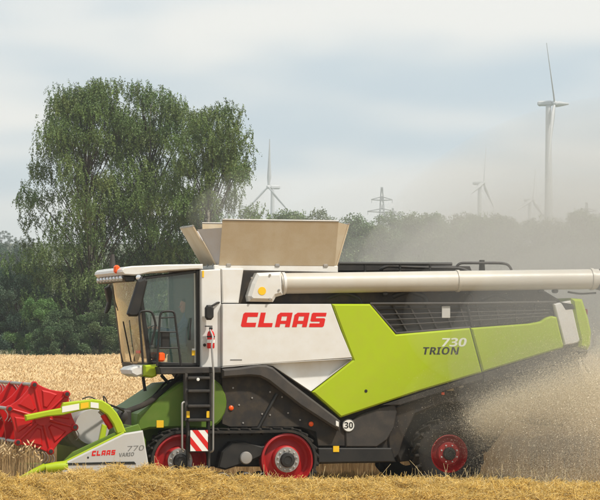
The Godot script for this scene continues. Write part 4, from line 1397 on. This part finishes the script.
func make_swath() -> void:
	# the row of loose straw left by the last round, parallel to the machine's course
	rng.seed = 991
	var sw := base("straw_swath", Vector3.ZERO, deg_to_rad(15.0))
	tag(sw, "loose golden straw lying in a long row before the harvester", "straw", "", "stuff")
	var crest: Array = [-7.673, 0.512, -6.715, 0.516, -6.07, 0.54, -5.584, 0.55, -5.177, 0.593, -4.899, 0.638, -4.604, 0.651, -4.242, 0.63, -3.696, 0.559, -3.113, 0.504, -2.443, 0.447, -1.259, 0.416, -0.06, 0.418, 1.155, 0.386, 2.032, 0.35, 3.452, 0.307, 4.893, 0.272]
	var top := func(u: float) -> float:
		var n := crest.size() / 2
		for i in n - 1:
			if u <= crest[(i + 1) * 2] or i == n - 2:
				return lerpf(crest[i * 2 + 1], crest[i * 2 + 3], clampf((u - crest[i * 2]) / (crest[i * 2 + 2] - crest[i * 2]), 0.0, 1.0))
		return 0.5
	var nz := FastNoiseLite.new(); nz.seed = 12; nz.frequency = 1.5; nz.fractal_octaves = 4
	var height := func(u: float, w: float) -> float:
		var s := (w - 6.6) / 1.55
		var h: float = top.call(u)
		return maxf(0.0, h * pow(maxf(0.0, 1.0 - s * s), 0.8) * (1.0 + nz.get_noise_2d(u, w * 1.3) * 0.42) - 0.07)
	var st := mb()
	st.set_smooth_group(1)
	for i in 190:
		for k in 28:
			var q := []
			for e in [[i, k], [i + 1, k], [i + 1, k + 1], [i, k + 1]]:
				var u: float = -8.5 + e[0] * 0.09
				var w: float = 4.9 + e[1] * 0.12
				q.append(Vector3(u, height.call(u, w) + 0.003, w))
			quad(st, q[0], q[1], q[2], q[3])
	part("mound", st, world_mat(noise_tex([Color(0.24, 0.16, 0.06), Color(0.44, 0.31, 0.12), Color(0.58, 0.43, 0.18), Color(0.72, 0.56, 0.28)], 0.2, 41, 5, 512), 1.6), sw)
	var m := StandardMaterial3D.new()
	m.vertex_color_use_as_albedo = true
	m.roughness = 0.6
	for kind in 3:
		var s := mb()
		var path := []
		for i in 5:
			var t := i / 4.0 - 0.5
			path.append(Vector3(t, [0.10, -0.16, 0.05][kind] * (0.25 - t * t) * 2.0, [0.05, 0.12, -0.22][kind] * sin(t * [3.0, 5.0, 2.2][kind])))
		tube(s, path, 0.0105, 3)
		s.generate_normals()
		var xf := []
		var cols := []
		for i in 34000:
			var u := rng.randf_range(-8.3, 8.3)
			var w := 6.6 + rng.randfn(0.32, 0.68)
			if absf(w - 6.6) > 1.6: continue
			var h: float = height.call(u, w)
			var ln := rng.randf_range(0.08, 0.30)
			var b := Basis(Vector3.UP, rng.randf() * TAU) * Basis(Vector3(0, 0, 1), rng.randfn(0.0, 0.42)) * Basis(Vector3.RIGHT, rng.randf() * TAU)
			var th := rng.randf_range(0.18, 0.36)
			b = b * Basis.from_scale(Vector3(ln, th, th))
			xf.append(Transform3D(b, Vector3(u, h + rng.randf_range(-0.01, 0.075), w)))
			var k := rng.randf_range(0.55, 1.15)
			var g := rng.randf()
			cols.append(Color(0.78 * k, lerpf(0.49, 0.59, g) * k, lerpf(0.11, 0.27, g * g) * k))
		if kind == 0:
			for i in 130:   # single stalks standing out of the row
				var u := rng.randf_range(-8.0, 8.0) if i > 60 else rng.randf_range(0.3, 3.2)
				var w := 6.6 + rng.randf_range(-0.5, 0.4)
				var b := Basis(Vector3.UP, rng.randf() * TAU) * Basis(Vector3(0, 0, 1), rng.randf_range(0.8, 1.7))
				var ln := rng.randf_range(0.25, 0.5)
				xf.append(Transform3D(b * Basis.from_scale(Vector3(ln, 0.25, 0.25)), Vector3(u, height.call(u, w) + ln * 0.3, w)))
				cols.append(Color(0.66, 0.54, 0.30))
		scatter("straw", s.commit(), m, xf, cols, sw)

# ---------------------------------------------------------------- trees
const NTH := ["first", "second", "third", "fourth", "fifth", "sixth", "seventh", "eighth", "ninth", "tenth", "eleventh", "twelfth", "thirteenth", "fourteenth", "fifteenth", "sixteenth", "seventeenth", "eighteenth", "nineteenth", "twentieth", "twenty-first"]
func leaf(st: SurfaceTool, p: Vector3, d: Vector3, n: Vector3, l: float, w: float, c: Color) -> void:
	var s := d.cross(n).normalized() * w * 0.5
	st.set_color(c)
	quad(st, p, p + d * l * 0.45 + s, p + d * l, p + d * l * 0.45 - s)

func rvec() -> Vector3:
	return Vector3(rng.randfn(), rng.randfn(), rng.randfn()).normalized()

func leaf_meshes() -> void:
	rng.seed = 5
	M.strand = []
	for k in 3:           # a hanging birch twig, one metre long
		var st := mb()
		st.set_color(Color(0.6, 0.5, 0.4))
		for i in 30:
			var t := rng.randf()
			var p := Vector3(sin(t * 2.0 + k) * 0.16, -t, cos(t * 1.5 + k * 2.0) * 0.12) + rvec() * 0.09
			var d := (rvec() + Vector3(0, -0.9, 0)).normalized()
			var b := rng.randf_range(0.7, 1.3)
			leaf(st, p, d, rvec(), rng.randf_range(0.10, 0.16), rng.randf_range(0.07, 0.11), Color(b, b * rng.randf_range(0.92, 1.08), b))
		st.generate_normals()
		M.strand.append(st.commit())
	M.spray = []
	for k in 3:           # a rounded spray of larger leaves, about a metre across
		var st := mb()
		for i in 42:
			var v := rvec()
			var b := rng.randf_range(0.7, 1.3)
			leaf(st, v * rng.randf_range(0.2, 0.55), (v + rvec() * 0.8).normalized(), rvec(), rng.randf_range(0.16, 0.28), rng.randf_range(0.12, 0.2), Color(b, b * rng.randf_range(0.94, 1.06), b))
		st.generate_normals()
		M.spray.append(st.commit())
	var m := StandardMaterial3D.new()
	m.vertex_color_use_as_albedo = true
	m.roughness = 0.55
	m.backlight_enabled = true
	m.backlight = Color(0.36, 0.44, 0.14)
	M.leaf = m
	M.birch_bark = paint(Color(0.72, 0.70, 0.66), 0.8, 51, 0.75, 0.0, Color(0.20, 0.18, 0.16), 0.6)
	M.bark = paint(Color(0.27, 0.22, 0.17), 0.9, 52, 0.5, 0.0, Color(0.16, 0.13, 0.10), 0.6)

# kind: birch (hanging strands) or broadleaf (sprays). env gives the radius of the crown for a relative height
func tree(called: String, label: String, group: String, at: Vector3, h: float, r: float, tone: Color, seed_: int, birch: bool, clumps: int, per: int, low := 0.12) -> void:
	rng.seed = seed_
	var o := base(called, at)
	tag(o, label, "tree" if h > 6.0 else "shrub", group)
	var lean := Vector3(rng.randf_range(-0.5, 0.5), 0, rng.randf_range(-0.5, 0.5))
	var st := mb()
	var spine := []
	var rad := []
	var rt := h * (0.013 if birch else 0.017)
	for i in 9:
		var t := i / 8.0
		spine.append(Vector3(lean.x * t + sin(t * 5.0 + seed_) * 0.25 * t, h * 0.93 * t, lean.z * t + cos(t * 4.0 + seed_) * 0.25 * t) + Vector3(0, -0.15 if i == 0 else 0.0, 0))
		rad.append(rt * (1.25 - 1.2 * t) + 0.02)
	tube(st, spine, rad, 8)
	part("trunk", st, M.birch_bark if birch else M.bark, o)
	st = mb()
	var sets := [[], [], []]
	var cols := [[], [], []]
	for c in clumps:
		var t := lerpf(low, 0.985, pow(rng.randf(), 0.85))
		var env := sqrt(maxf(0.02, 1.0 - pow((t - 0.42) / 0.60, 2.0))) if t > 0.42 else lerpf(0.80, 1.0, (t - low) / (0.42 - low))
		env *= r * rng.randf_range(0.86, 1.08)
		var a := rng.randf() * TAU
		var q := pow(rng.randf(), 0.48) * env
		var cc := Vector3(cos(a) * q + lean.x * t, h * t, sin(a) * q + lean.z * t)
		var cr := (0.055 * h if birch else 0.085 * h) * rng.randf_range(0.7, 1.25)
		# limb from the stem to the clump
		var j := clampf(t - 0.10 - q / h * 0.9, 0.06, 0.9)
		var f: Vector3 = spine[int(j * 8.0)].lerp(spine[mini(8, int(j * 8.0) + 1)], j * 8.0 - int(j * 8.0))
		var mid := f.lerp(cc, 0.55) + Vector3(0, q * 0.12, 0)
		tube(st, [f, f.lerp(mid, 0.5) + Vector3(0, q * 0.05, 0), mid, cc], [rt * 0.20, rt * 0.15, rt * 0.10, rt * 0.04], 5)
		var shade := rng.randf_range(0.78, 1.22)
		var warm := rng.randf_range(0.9, 1.15)
		for i in per:
			var v := rvec() * pow(rng.randf(), 0.4) * cr
			v.y *= 0.75
			var b := Basis(Vector3.UP, rng.randf() * TAU)
			var s := 1.0
			if birch:
				s = rng.randf_range(0.65, 1.35)
				b = b * Basis(Vector3.RIGHT, rng.randfn(0.0, 0.30))
			else:
				s = rng.randf_range(0.6, 1.1) * clampf(h / 14.0, 0.45, 1.15)
				b = Basis(rvec(), rng.randf() * TAU)
			var k := rng.randi() % 3
			sets[k].append(Transform3D(b.scaled(Vector3.ONE * s) if not birch else b * Basis.from_scale(Vector3(0.9, s, 0.9)), cc + v))
			var z := shade * rng.randf_range(0.85, 1.15)
			cols[k].append(Color(tone.r * z * warm, tone.g * z, tone.b * z))
	part("branches", st, M.bark, o)
	for k in 3:
		var cm := scatter("crown", (M.strand if birch else M.spray)[k], M.leaf, sets[k], cols[k], o)
		tag(cm, "", "", "", "stuff")

func make_trees() -> void:
	leaf_meshes()
	var bg := Color(0.098, 0.158, 0.034)
	var g := "birches at the edge of the field"
	for b in [["broad birch with an open crown, farthest from the wind turbines", Vector3(-16.798, 1.549, -184.5), 23.3, 6.3, 101, 165], ["slender birch with the tallest narrow crown, between two birches", Vector3(-12.127, 1.532, -188), 23.2, 6.0, 202, 155], ["lower rounded birch beside the grain tank flaps", Vector3(-7.083, 1.567, -181), 21.2, 5.0, 303, 125]]:
		var at: Vector3 = b[1]
		at.y = rise(at.z)
		tree("birch_tree", b[0], g, at, b[2], b[3], bg, b[4], true, b[5], 33, 0.10)
	# shrubs at the foot of the birches
	for s in [["bright green shrub by the wheat under the birches", -3.0, 34.0, 5.2, 2.3, Color(0.102, 0.203, 0.051), 11], ["dark blue-green bush behind the bright shrub", 2.0, 12.0, 7.2, 3.2, Color(0.061, 0.116, 0.065), 12], ["low dark bush between two birch stems", -4.0, 66.0, 4.4, 2.6, Color(0.061, 0.113, 0.041), 13], ["dusty olive bush beside the cab roof", -4.0, 98.0, 5.0, 2.8, Color(0.087, 0.145, 0.051), 14], ["tall blue-green bush left of the birches", 8.0, 22.0, 8.6, 2.6, Color(0.072, 0.145, 0.080), 15], ["round dark bush under the middle birch", -2.0, 135.0, 5.5, 2.8, Color(0.065, 0.116, 0.043), 16], ["wide dark bush under the lowest birch", -2.0, 185.0, 5.5, 3.2, Color(0.065, 0.116, 0.043), 17], ["loose olive bush at the field corner", 4.0, -8.0, 5.0, 3.0, Color(0.087, 0.160, 0.072), 18], ["tall mid green bush behind the low dark one", 9.0, 54.0, 8.4, 3.2, Color(0.06, 0.115, 0.045), 20], ["leafy green bush behind the broad birch stem", 12.0, 82.0, 8.0, 3.4, Color(0.06, 0.11, 0.04), 21], ["small dark bush at the wheat's edge", -6.0, 50.0, 3.4, 2.0, Color(0.061, 0.116, 0.043), 19]]:
		var z: float = -182.0 - s[1]
		var x: float = (s[2] - 300.0) / 2970.0 * (55.5 - z)
		tree("shrub" if s[3] < 6.0 else "bush", s[0], "bushes under the birches", Vector3(x, rise(z), z), s[3], s[4], s[5], s[6], false, 42, 30, 0.06)
	# wood beyond the field, seen over the machine
	var i := 0
	for q in [[288, 213, 0], [305, 211, 1], [323, 213, 2], [344, 231, 0], [358, 222, 1], [374, 226, 2], [388, 217, 0], [404, 219, 1], [418, 212, 2], [433, 217, 0], [448, 222, 1], [462, 216, 2], [478, 220, 0], [495, 217, 1], [512, 223, 2], [528, 220, 0], [545, 225, 1], [561, 220, 2], [577, 214, 0], [594, 218, 1], [612, 216, 2]]:
		var z: float = -330.0 - [0.0, 9.0, 4.0][q[2]] - (i % 4) * 5.0
		var dd := 55.5 - z
		var x: float = (q[0] - 300.0) / 2970.0 * dd
		var y := rise(z)
		var top: float = 2.76 + (337.0 - q[1]) / 2970.0 * dd
		tree("broadleaf_tree", "%s tree of the wood, counted from the tank flaps towards the large turbine" % NTH[i], "trees of the wood beyond the field", Vector3(x, y, z), (top - y) / 0.99, 3.0 + (i % 3) * 0.5, [Color(0.115, 0.19, 0.06), Color(0.095, 0.16, 0.05), Color(0.125, 0.175, 0.06)][q[2]], 400 + i, false, 34, 24, 0.16)
		i += 1
	# trees on the far slope left of the birches
	var k := -1
	for q in [[30, 254, 690.0], [22, 250, 760.0], [12, 248, 640.0], [2, 244, 700.0], [-9, 246, 720.0]]:
		k += 1
		var z: float = 55.5 - q[2]
		var x: float = (q[0] - 300.0) / 2970.0 * q[2]
		var y := rise(z)
		tree("hillside_tree", "%s hazy tree on the slope, counted from the birches outwards" % NTH[k], "trees on the far slope", Vector3(x, y, z), 2.76 + (340.0 - q[1]) / 2970.0 * q[2] - y, 4.2, Color(0.05, 0.09, 0.05), 600 + int(q[0]), false, 30, 24, 0.1)
	k = -1
	for q in [[33, 239, 1500.0], [25, 237, 1600.0], [17, 238, 1450.0], [9, 236, 1560.0], [1, 231, 1500.0], [-6, 234, 1500.0]]:
		k += 1
		var z: float = 55.5 - q[2]
		var x: float = (q[0] - 300.0) / 2970.0 * q[2]
		var y := rise(z)
		tree("ridge_tree", "%s tiny tree on the distant ridge, counted from the birches outwards" % NTH[k], "trees on the ridge", Vector3(x, y, z), 2.76 + (340.0 - q[1]) / 2970.0 * q[2] - y, 6.0, Color(0.04, 0.075, 0.04), 700 + int(q[0]), false, 22, 22, 0.1)
	# rough grass along the end of the field
	rng.seed = 9
	var st := mb()
	for j in 14:
		var f := Vector3(rng.randf_range(-0.4, 0.4), 0, rng.randf_range(-0.4, 0.4))
		stem(st, f, f + Vector3(rng.randf_range(-0.3, 0.3), rng.randf_range(0.5, 1.1), rng.randf_range(-0.3, 0.3)), 0.03, 0.12, Vector3(rng.randf_range(-1, 1), 0, 0))
	st.generate_normals()
	var xf := []
	var cols := []
	for j in 5200:
		var x := rng.randf_range(-42.0, 42.0)
		var z := rng.randf_range(-186.0, -177.0)
		var s := rng.randf_range(0.7, 1.3)
		xf.append(Transform3D(Basis(Vector3.UP, rng.randf() * TAU).scaled(Vector3.ONE * s), Vector3(x, rise(z), z)))
		var b := rng.randf_range(0.7, 1.2)
		cols.append(Color(0.20 * b, 0.20 * b, 0.085 * b) if rng.randf() < 0.6 else Color(0.42 * b, 0.40 * b, 0.28 * b))
	var m := StandardMaterial3D.new(); m.vertex_color_use_as_albedo = true; m.roughness = 0.9
	var o := scatter("grass_verge", st.commit(), m, xf, cols, self)
	tag(o, "rough grass verge with pale seed heads along the wheat", "grass", "", "stuff")

# ---------------------------------------------------------------- turbines and pylons
func turbine(label: String, px: float, hub_y: float, dist: float, blade: float, turn: float, spin: float, col: Color, tower_w: float) -> void:
	var z := 55.5 - dist
	var x := (px - 300.0) / 2970.0 * dist
	var hy := 2.76 + (340.0 - hub_y) / 2970.0 * dist
	var g := rise(z)
	var o := base("wind_turbine", Vector3(x, g, z), turn)
	tag(o, label, "wind turbine", "wind turbines on the ridge")
	var H := hy - g
	var m := plain(col, 0.45)
	var st := mb()
	tube(st, [Vector3(0, -1, 0), Vector3(0, H * 0.5, 0), Vector3(0, H - 1.6, 0)], [tower_w, tower_w * 0.8, tower_w * 0.58], 20)
	part("tower", st, m, o)
	st = mb()
	bx(st, Vector3(0, H, -2.2), Vector3(3.6, 3.6, 10.5), 1.0)
	part("nacelle", st, m, o)
	var hub := Vector3(0, H, 4.4)
	st = mb()
	lathe(st, [[1.7, -1.4], [1.8, 0.0], [1.3, 1.3], [0.0, 2.0]], hub, 16)
	var hn := part("rotor_hub", st, m, o)
	for k in 3:
		st = mb()
		var b := Basis(Vector3(0, 0, 1), -spin - k * TAU / 3.0)
		st.set_smooth_group(1)
		var prev := []
		for i in 13:
			var t := i / 12.0
			var ch := lerpf(1.6, 3.2, smoothstep(0.0, 0.2, t)) if t < 0.2 else lerpf(3.2, 0.8, (t - 0.2) / 0.8)
			var th := lerpf(1.4, 0.4, pow(t, 0.6))
			var tw := lerpf(0.5, 0.05, t)
			var ring := []
			for e in [[-0.35, 0.0], [0.0, 0.5], [0.65, 0.0], [0.0, -0.5]]:
				ring.append(hub + b * (Basis(Vector3.UP, tw) * Vector3(e[0] * ch * 1.4, 0, e[1] * th) + Vector3(0, 1.2 + t * (blade - 1.2), 0)))
			if prev.size():
				for e in 4: quad(st, prev[e], ring[e], ring[(e + 1) % 4], prev[(e + 1) % 4])
			prev = ring
		part("blade", st, m, hn)

func pylon(label: String, px: float, top_y: float, dist: float) -> void:
	var z := 55.5 - dist
	var x := (px - 300.0) / 2970.0 * dist
	var g := rise(z)
	var H := 2.76 + (340.0 - top_y) / 2970.0 * dist - g
	var o := base("power_pylon", Vector3(x, g, z), 0.2)
	tag(o, label, "pylon", "power pylons behind the wood")
	var m := plain(Color(0.58, 0.60, 0.61), 0.5)
	var half := func(t: float) -> float: return lerpf(2.7, 0.35, pow(t, 0.75))
	for s in [[-1, -1], [1, -1], [1, 1], [-1, 1]]:
		var st := mb()
		var path := []
		for i in 7:
			var t := i / 6.0
			var w: float = half.call(t)
			path.append(Vector3(s[0] * w, H * t - (0.3 if i == 0 else 0.0), s[1] * w))
		tube(st, path, 0.15, 4)
		part("leg", st, m, o)
	var st := mb()
	for i in 8:
		var a: float = half.call(i / 8.0)
		var b: float = half.call((i + 1) / 8.0)
		for s in [-1, 1]:
			tube(st, [Vector3(-a, H * i / 8.0, s * a), Vector3(b, H * (i + 1) / 8.0, s * b)], 0.11, 3)
			tube(st, [Vector3(a, H * i / 8.0, s * a), Vector3(-b, H * (i + 1) / 8.0, s * b)], 0.11, 3)
	part("lattice", st, m, o)
	for e in [[0.62, 7.5], [0.80, 5.5]]:
		st = mb()
		for s in [-1, 1]:
			tube(st, [Vector3(0, H * e[0], 0), Vector3(s * e[1], H * e[0] + 0.3, 0)], [0.34, 0.24], 4)
			tube(st, [Vector3(0, H * e[0] + 1.8, 0), Vector3(s * e[1], H * e[0] + 0.4, 0)], [0.28, 0.22], 4)
			tube(st, [Vector3(s * e[1] * 0.97, H * e[0] + 0.2, 0), Vector3(s * e[1] * 0.97, H * e[0] - 1.4, 0)], 0.12, 4)
		part("cross_arm", st, m, o)

func make_far() -> void:
	turbine("large wind turbine standing highest above the wood", 549, 103, 2000.0, 46.0, deg_to_rad(73.0), deg_to_rad(-34.0), Color(0.72, 0.73, 0.74), 3.1)
	turbine("wind turbine beside the birches", 272.5, 187, 2600.0, 42.0, deg_to_rad(-58.0), deg_to_rad(3.0), Color(0.72, 0.73, 0.74), 2.6)
	turbine("wind turbine between the pylon and the large turbine", 480, 183, 3000.0, 37.0, deg_to_rad(65.0), deg_to_rad(10.0), Color(0.72, 0.73, 0.74), 3.2)
	turbine("smallest wind turbine next to the large turbine", 530, 200, 3400.0, 36.0, deg_to_rad(52.0), deg_to_rad(8.0), Color(0.72, 0.73, 0.74), 3.0)
	pylon("taller lattice power pylon nearest the grain tank flaps", 382, 187, 1500.0)
	pylon("short lattice power pylon just behind the taller pylon", 393, 208, 1750.0)
	pylon("lattice power pylon beyond the large wind turbine", 587, 202, 1600.0)

# ---------------------------------------------------------------- dust and chaff
func make_dust() -> void:
	var cloud := base("dust_cloud")
	tag(cloud, "tan dust and chaff blowing from the rear of the harvester", "dust", "", "stuff")
	var mats := {}
	for q in DUST:
		var key := str(q[2])
		if not mats.has(key):
			var m := FogMaterial.new()
			m.density = q[2]
			m.albedo = Color(0.995, 0.975, 0.935) if q[2] < 0.09 else Color(0.995, 0.95, 0.86)
			mats[key] = m
		var v := FogVolume.new()
		v.name = "dust"
		v.shape = RenderingServer.FOG_VOLUME_SHAPE_ELLIPSOID
		v.size = q[1] * 2.0
		v.material = mats[key]
		cloud.add_child(v, true)
		v.position = q[0]
		v.rotation = Vector3(0, 0.26, 0.2)
	# flakes of chaff and dust thrown up behind the rear wheel: half a million small chips, every one with its own place
	rng.seed = 60
	var n := 1450000
	var vs := PackedVector3Array(); vs.resize(n * 3)
	var ns := PackedVector3Array(); ns.resize(n * 3)
	var from := Vector3(3.372, 1.278, 0.4)
	var swirl := FastNoiseLite.new(); swirl.seed = 8; swirl.frequency = 0.55; swirl.fractal_octaves = 3
	var k := 0
	while k < n:
		var p: Vector3
		var mode := rng.randf()
		if mode < 0.54:
			var t := pow(rng.randf(), 0.85)
			p = from + Vector3(t * 4.4 + rng.randfn(-0.1, 0.2), rng.randfn(0.0, 0.17 + t * 0.55) + 0.55 * sin(t * 2.2) - 0.12 * t, rng.randfn(0.35 + 0.5 * t, 0.28 + 0.5 * t))
		elif mode < 0.996:
			p = Vector3(3.4 + 4.2 * pow(rng.randf(), 0.85) + rng.randfn(0.0, 0.35), absf(rng.randfn(0.3, 1.3)), rng.randfn(1.1, 0.8)) if rng.randf() < 0.6 else Vector3(rng.randf_range(3.5, 9.0), absf(rng.randfn(1.6, 1.4)), rng.randfn(-2.8, 1.2))
		else:
			p = from + Vector3(rng.randfn(-0.25, 0.5), rng.randfn(0.2, 0.42), rng.randfn(1.1, 0.25))
		if swirl.get_noise_3dv(p) < rng.randf_range(-0.75, 0.15): continue
		if p.y < 0.03: continue
		var s := rng.randf_range(0.0018, 0.0046)
		if mode > 0.54: s *= 0.72
		if rng.randf() < 0.015: s *= 2.2
		var a := rvec()
		var b := a.cross(rvec()).normalized()
		var c := a.cross(b)
		vs[k * 3] = p + b * s * 1.5
		vs[k * 3 + 1] = p - b * s * 0.75 + c * s
		vs[k * 3 + 2] = p - b * s * 0.75 - c * s
		for e in 3: ns[k * 3 + e] = -a
		k += 1
	var arr := []
	arr.resize(Mesh.ARRAY_MAX)
	arr[Mesh.ARRAY_VERTEX] = vs
	arr[Mesh.ARRAY_NORMAL] = ns
	var am := ArrayMesh.new()
	am.add_surface_from_arrays(Mesh.PRIMITIVE_TRIANGLES, arr)
	var m := plain(Color.from_rgba8(250, 239, 214), 1.0)
	m.specular_mode = BaseMaterial3D.SPECULAR_DISABLED
	var o := MeshInstance3D.new()
	o.name = "flying_chaff"
	o.mesh = am
	o.material_override = m
	cloud.add_child(o)
	tag(o, "", "", "", "stuff")

var DUST := [
	[Vector3(5.077, 1.192, 0.6), Vector3(2.2, 1.3, 1.4), 0.085],
	[Vector3(4.383, 1.665, 1.2), Vector3(1.6, 1.1, 1.1), 0.1],
	[Vector3(2.794, 1.499, 1.9), Vector3(1.1, 0.9, 0.35), 0.12],
	[Vector3(5.025, 2.577, 1.2), Vector3(2.4, 2.0, 1.8), 0.085],
	[Vector3(4.413, 3.48, 2), Vector3(2.7, 1.6, 0.9), 0.085],
	[Vector3(4.84, 3.534, -2), Vector3(3.5, 2.4, 3.0), 0.08],
	[Vector3(3.464, 4.186, -5), Vector3(3.6, 1.4, 2.5), 0.05],
	[Vector3(6.42, 4.002, -6), Vector3(5.5, 3.8, 5.0), 0.085],
	[Vector3(7.022, 4.281, -14), Vector3(7.0, 2.4, 6.0), 0.012],
	[Vector3(3.089, 4.745, -10), Vector3(5.4, 2.0, 4.0), 0.035],
	[Vector3(-1.347, 5.19, 0), Vector3(0.8, 0.5, 0.8), 0.085],
	[Vector3(-1.047, 5.425, -1), Vector3(0.9, 0.6, 1.0), 0.05],
]

# ---------------------------------------------------------------- sky
func sky_image() -> Image:
	# pale broken overcast: cream cloud, blue-grey gaps, laid out on a sheet overhead
	var n1 := FastNoiseLite.new(); n1.seed = 21; n1.frequency = 0.36; n1.fractal_octaves = 5
	var n2 := FastNoiseLite.new(); n2.seed = 22; n2.frequency = 0.9; n2.fractal_octaves = 4
	var w := 2048
	var h := 1024
	var im := Image.create(w, h, false, Image.FORMAT_RGBF)
	im.fill(Color(0.42, 0.40, 0.34))
	for y in 520:
		var el := PI * 0.5 - PI * (y + 0.5) / h
		var sy := maxf(sin(el), 0.0)
		var bank := smoothstep(0.11, 0.05, sy) * 0.14    # cloud closes up towards the horizon
		for x in w:
			var az := TAU * (x + 0.5) / w
			var k := 1.0 / (sy + 0.07)
			var px := cos(az) * cos(el) * k
			var pz := sin(az) * cos(el) * k
			var c := n1.get_noise_2d(px, pz) * 1.0 + n2.get_noise_2d(px + 40.0, pz) * 0.5
			var t := smoothstep(-0.30, 0.34, c + bank)
			var gap := Color(0.52, 0.63, 0.71)
			var cl := Color(0.87, 0.865, 0.83)
			var col := gap.lerp(cl, t)
			var hz := smoothstep(0.07, 0.0, sy)
			col = col.lerp(Color(0.745, 0.755, 0.735), hz * 0.75)
			im.set_pixel(x, y, col)
	return im

func _ready() -> void:
	# camera
	var cam := Camera3D.new()
	cam.name = "camera"
	add_child(cam)
	cam.position = Vector3(0, 2.76, 55.5)
	cam.rotation = Vector3(atan(90.0 / 2970.0), 0, 0)
	cam.fov = rad_to_deg(2.0 * atan(250.0 / 2970.0))
	cam.near = 0.5
	cam.far = 12000.0
	cam.current = true
	# sky, exposure, haze
	var env := Environment.new()
	env.background_mode = Environment.BG_SKY
	var sky := Sky.new()
	var sm := PanoramaSkyMaterial.new()
	sm.panorama = ImageTexture.create_from_image(sky_image())
	sm.energy_multiplier = 1.06
	sky.sky_material = sm
	env.sky = sky
	env.ambient_light_source = Environment.AMBIENT_SOURCE_SKY
	env.tonemap_mode = Environment.TONE_MAPPER_LINEAR
	env.tonemap_exposure = 1.06
	env.sdfgi_enabled = true
	env.ssao_enabled = true
	env.ssil_enabled = true
	env.fog_enabled = true
	env.fog_density = 0.00022
	env.fog_light_color = Color(0.86, 0.88, 0.88)
	env.volumetric_fog_enabled = true
	env.volumetric_fog_density = 0.0
	var we := WorldEnvironment.new()
	we.name = "world_environment"
	we.environment = env
	add_child(we)
	# sun: through thin cloud, high, to the right of the camera
	var sun := DirectionalLight3D.new()
	sun.name = "sun"
	add_child(sun)
	sun.rotation = Vector3(deg_to_rad(-54.0), deg_to_rad(52.0), 0)
	sun.light_energy = 1.4
	sun.light_color = Color(1.0, 0.965, 0.91)
	sun.light_angular_distance = 3.0
	sun.shadow_enabled = true
	materials()
	M.tine = plain(Color(0.55, 0.50, 0.48), 0.5)
	make_ground()
	make_crop()
	make_trees()
	make_far()
	make_harvester()
	make_header()
	make_driver()
	make_extinguisher()
	make_swath()
	make_dust()
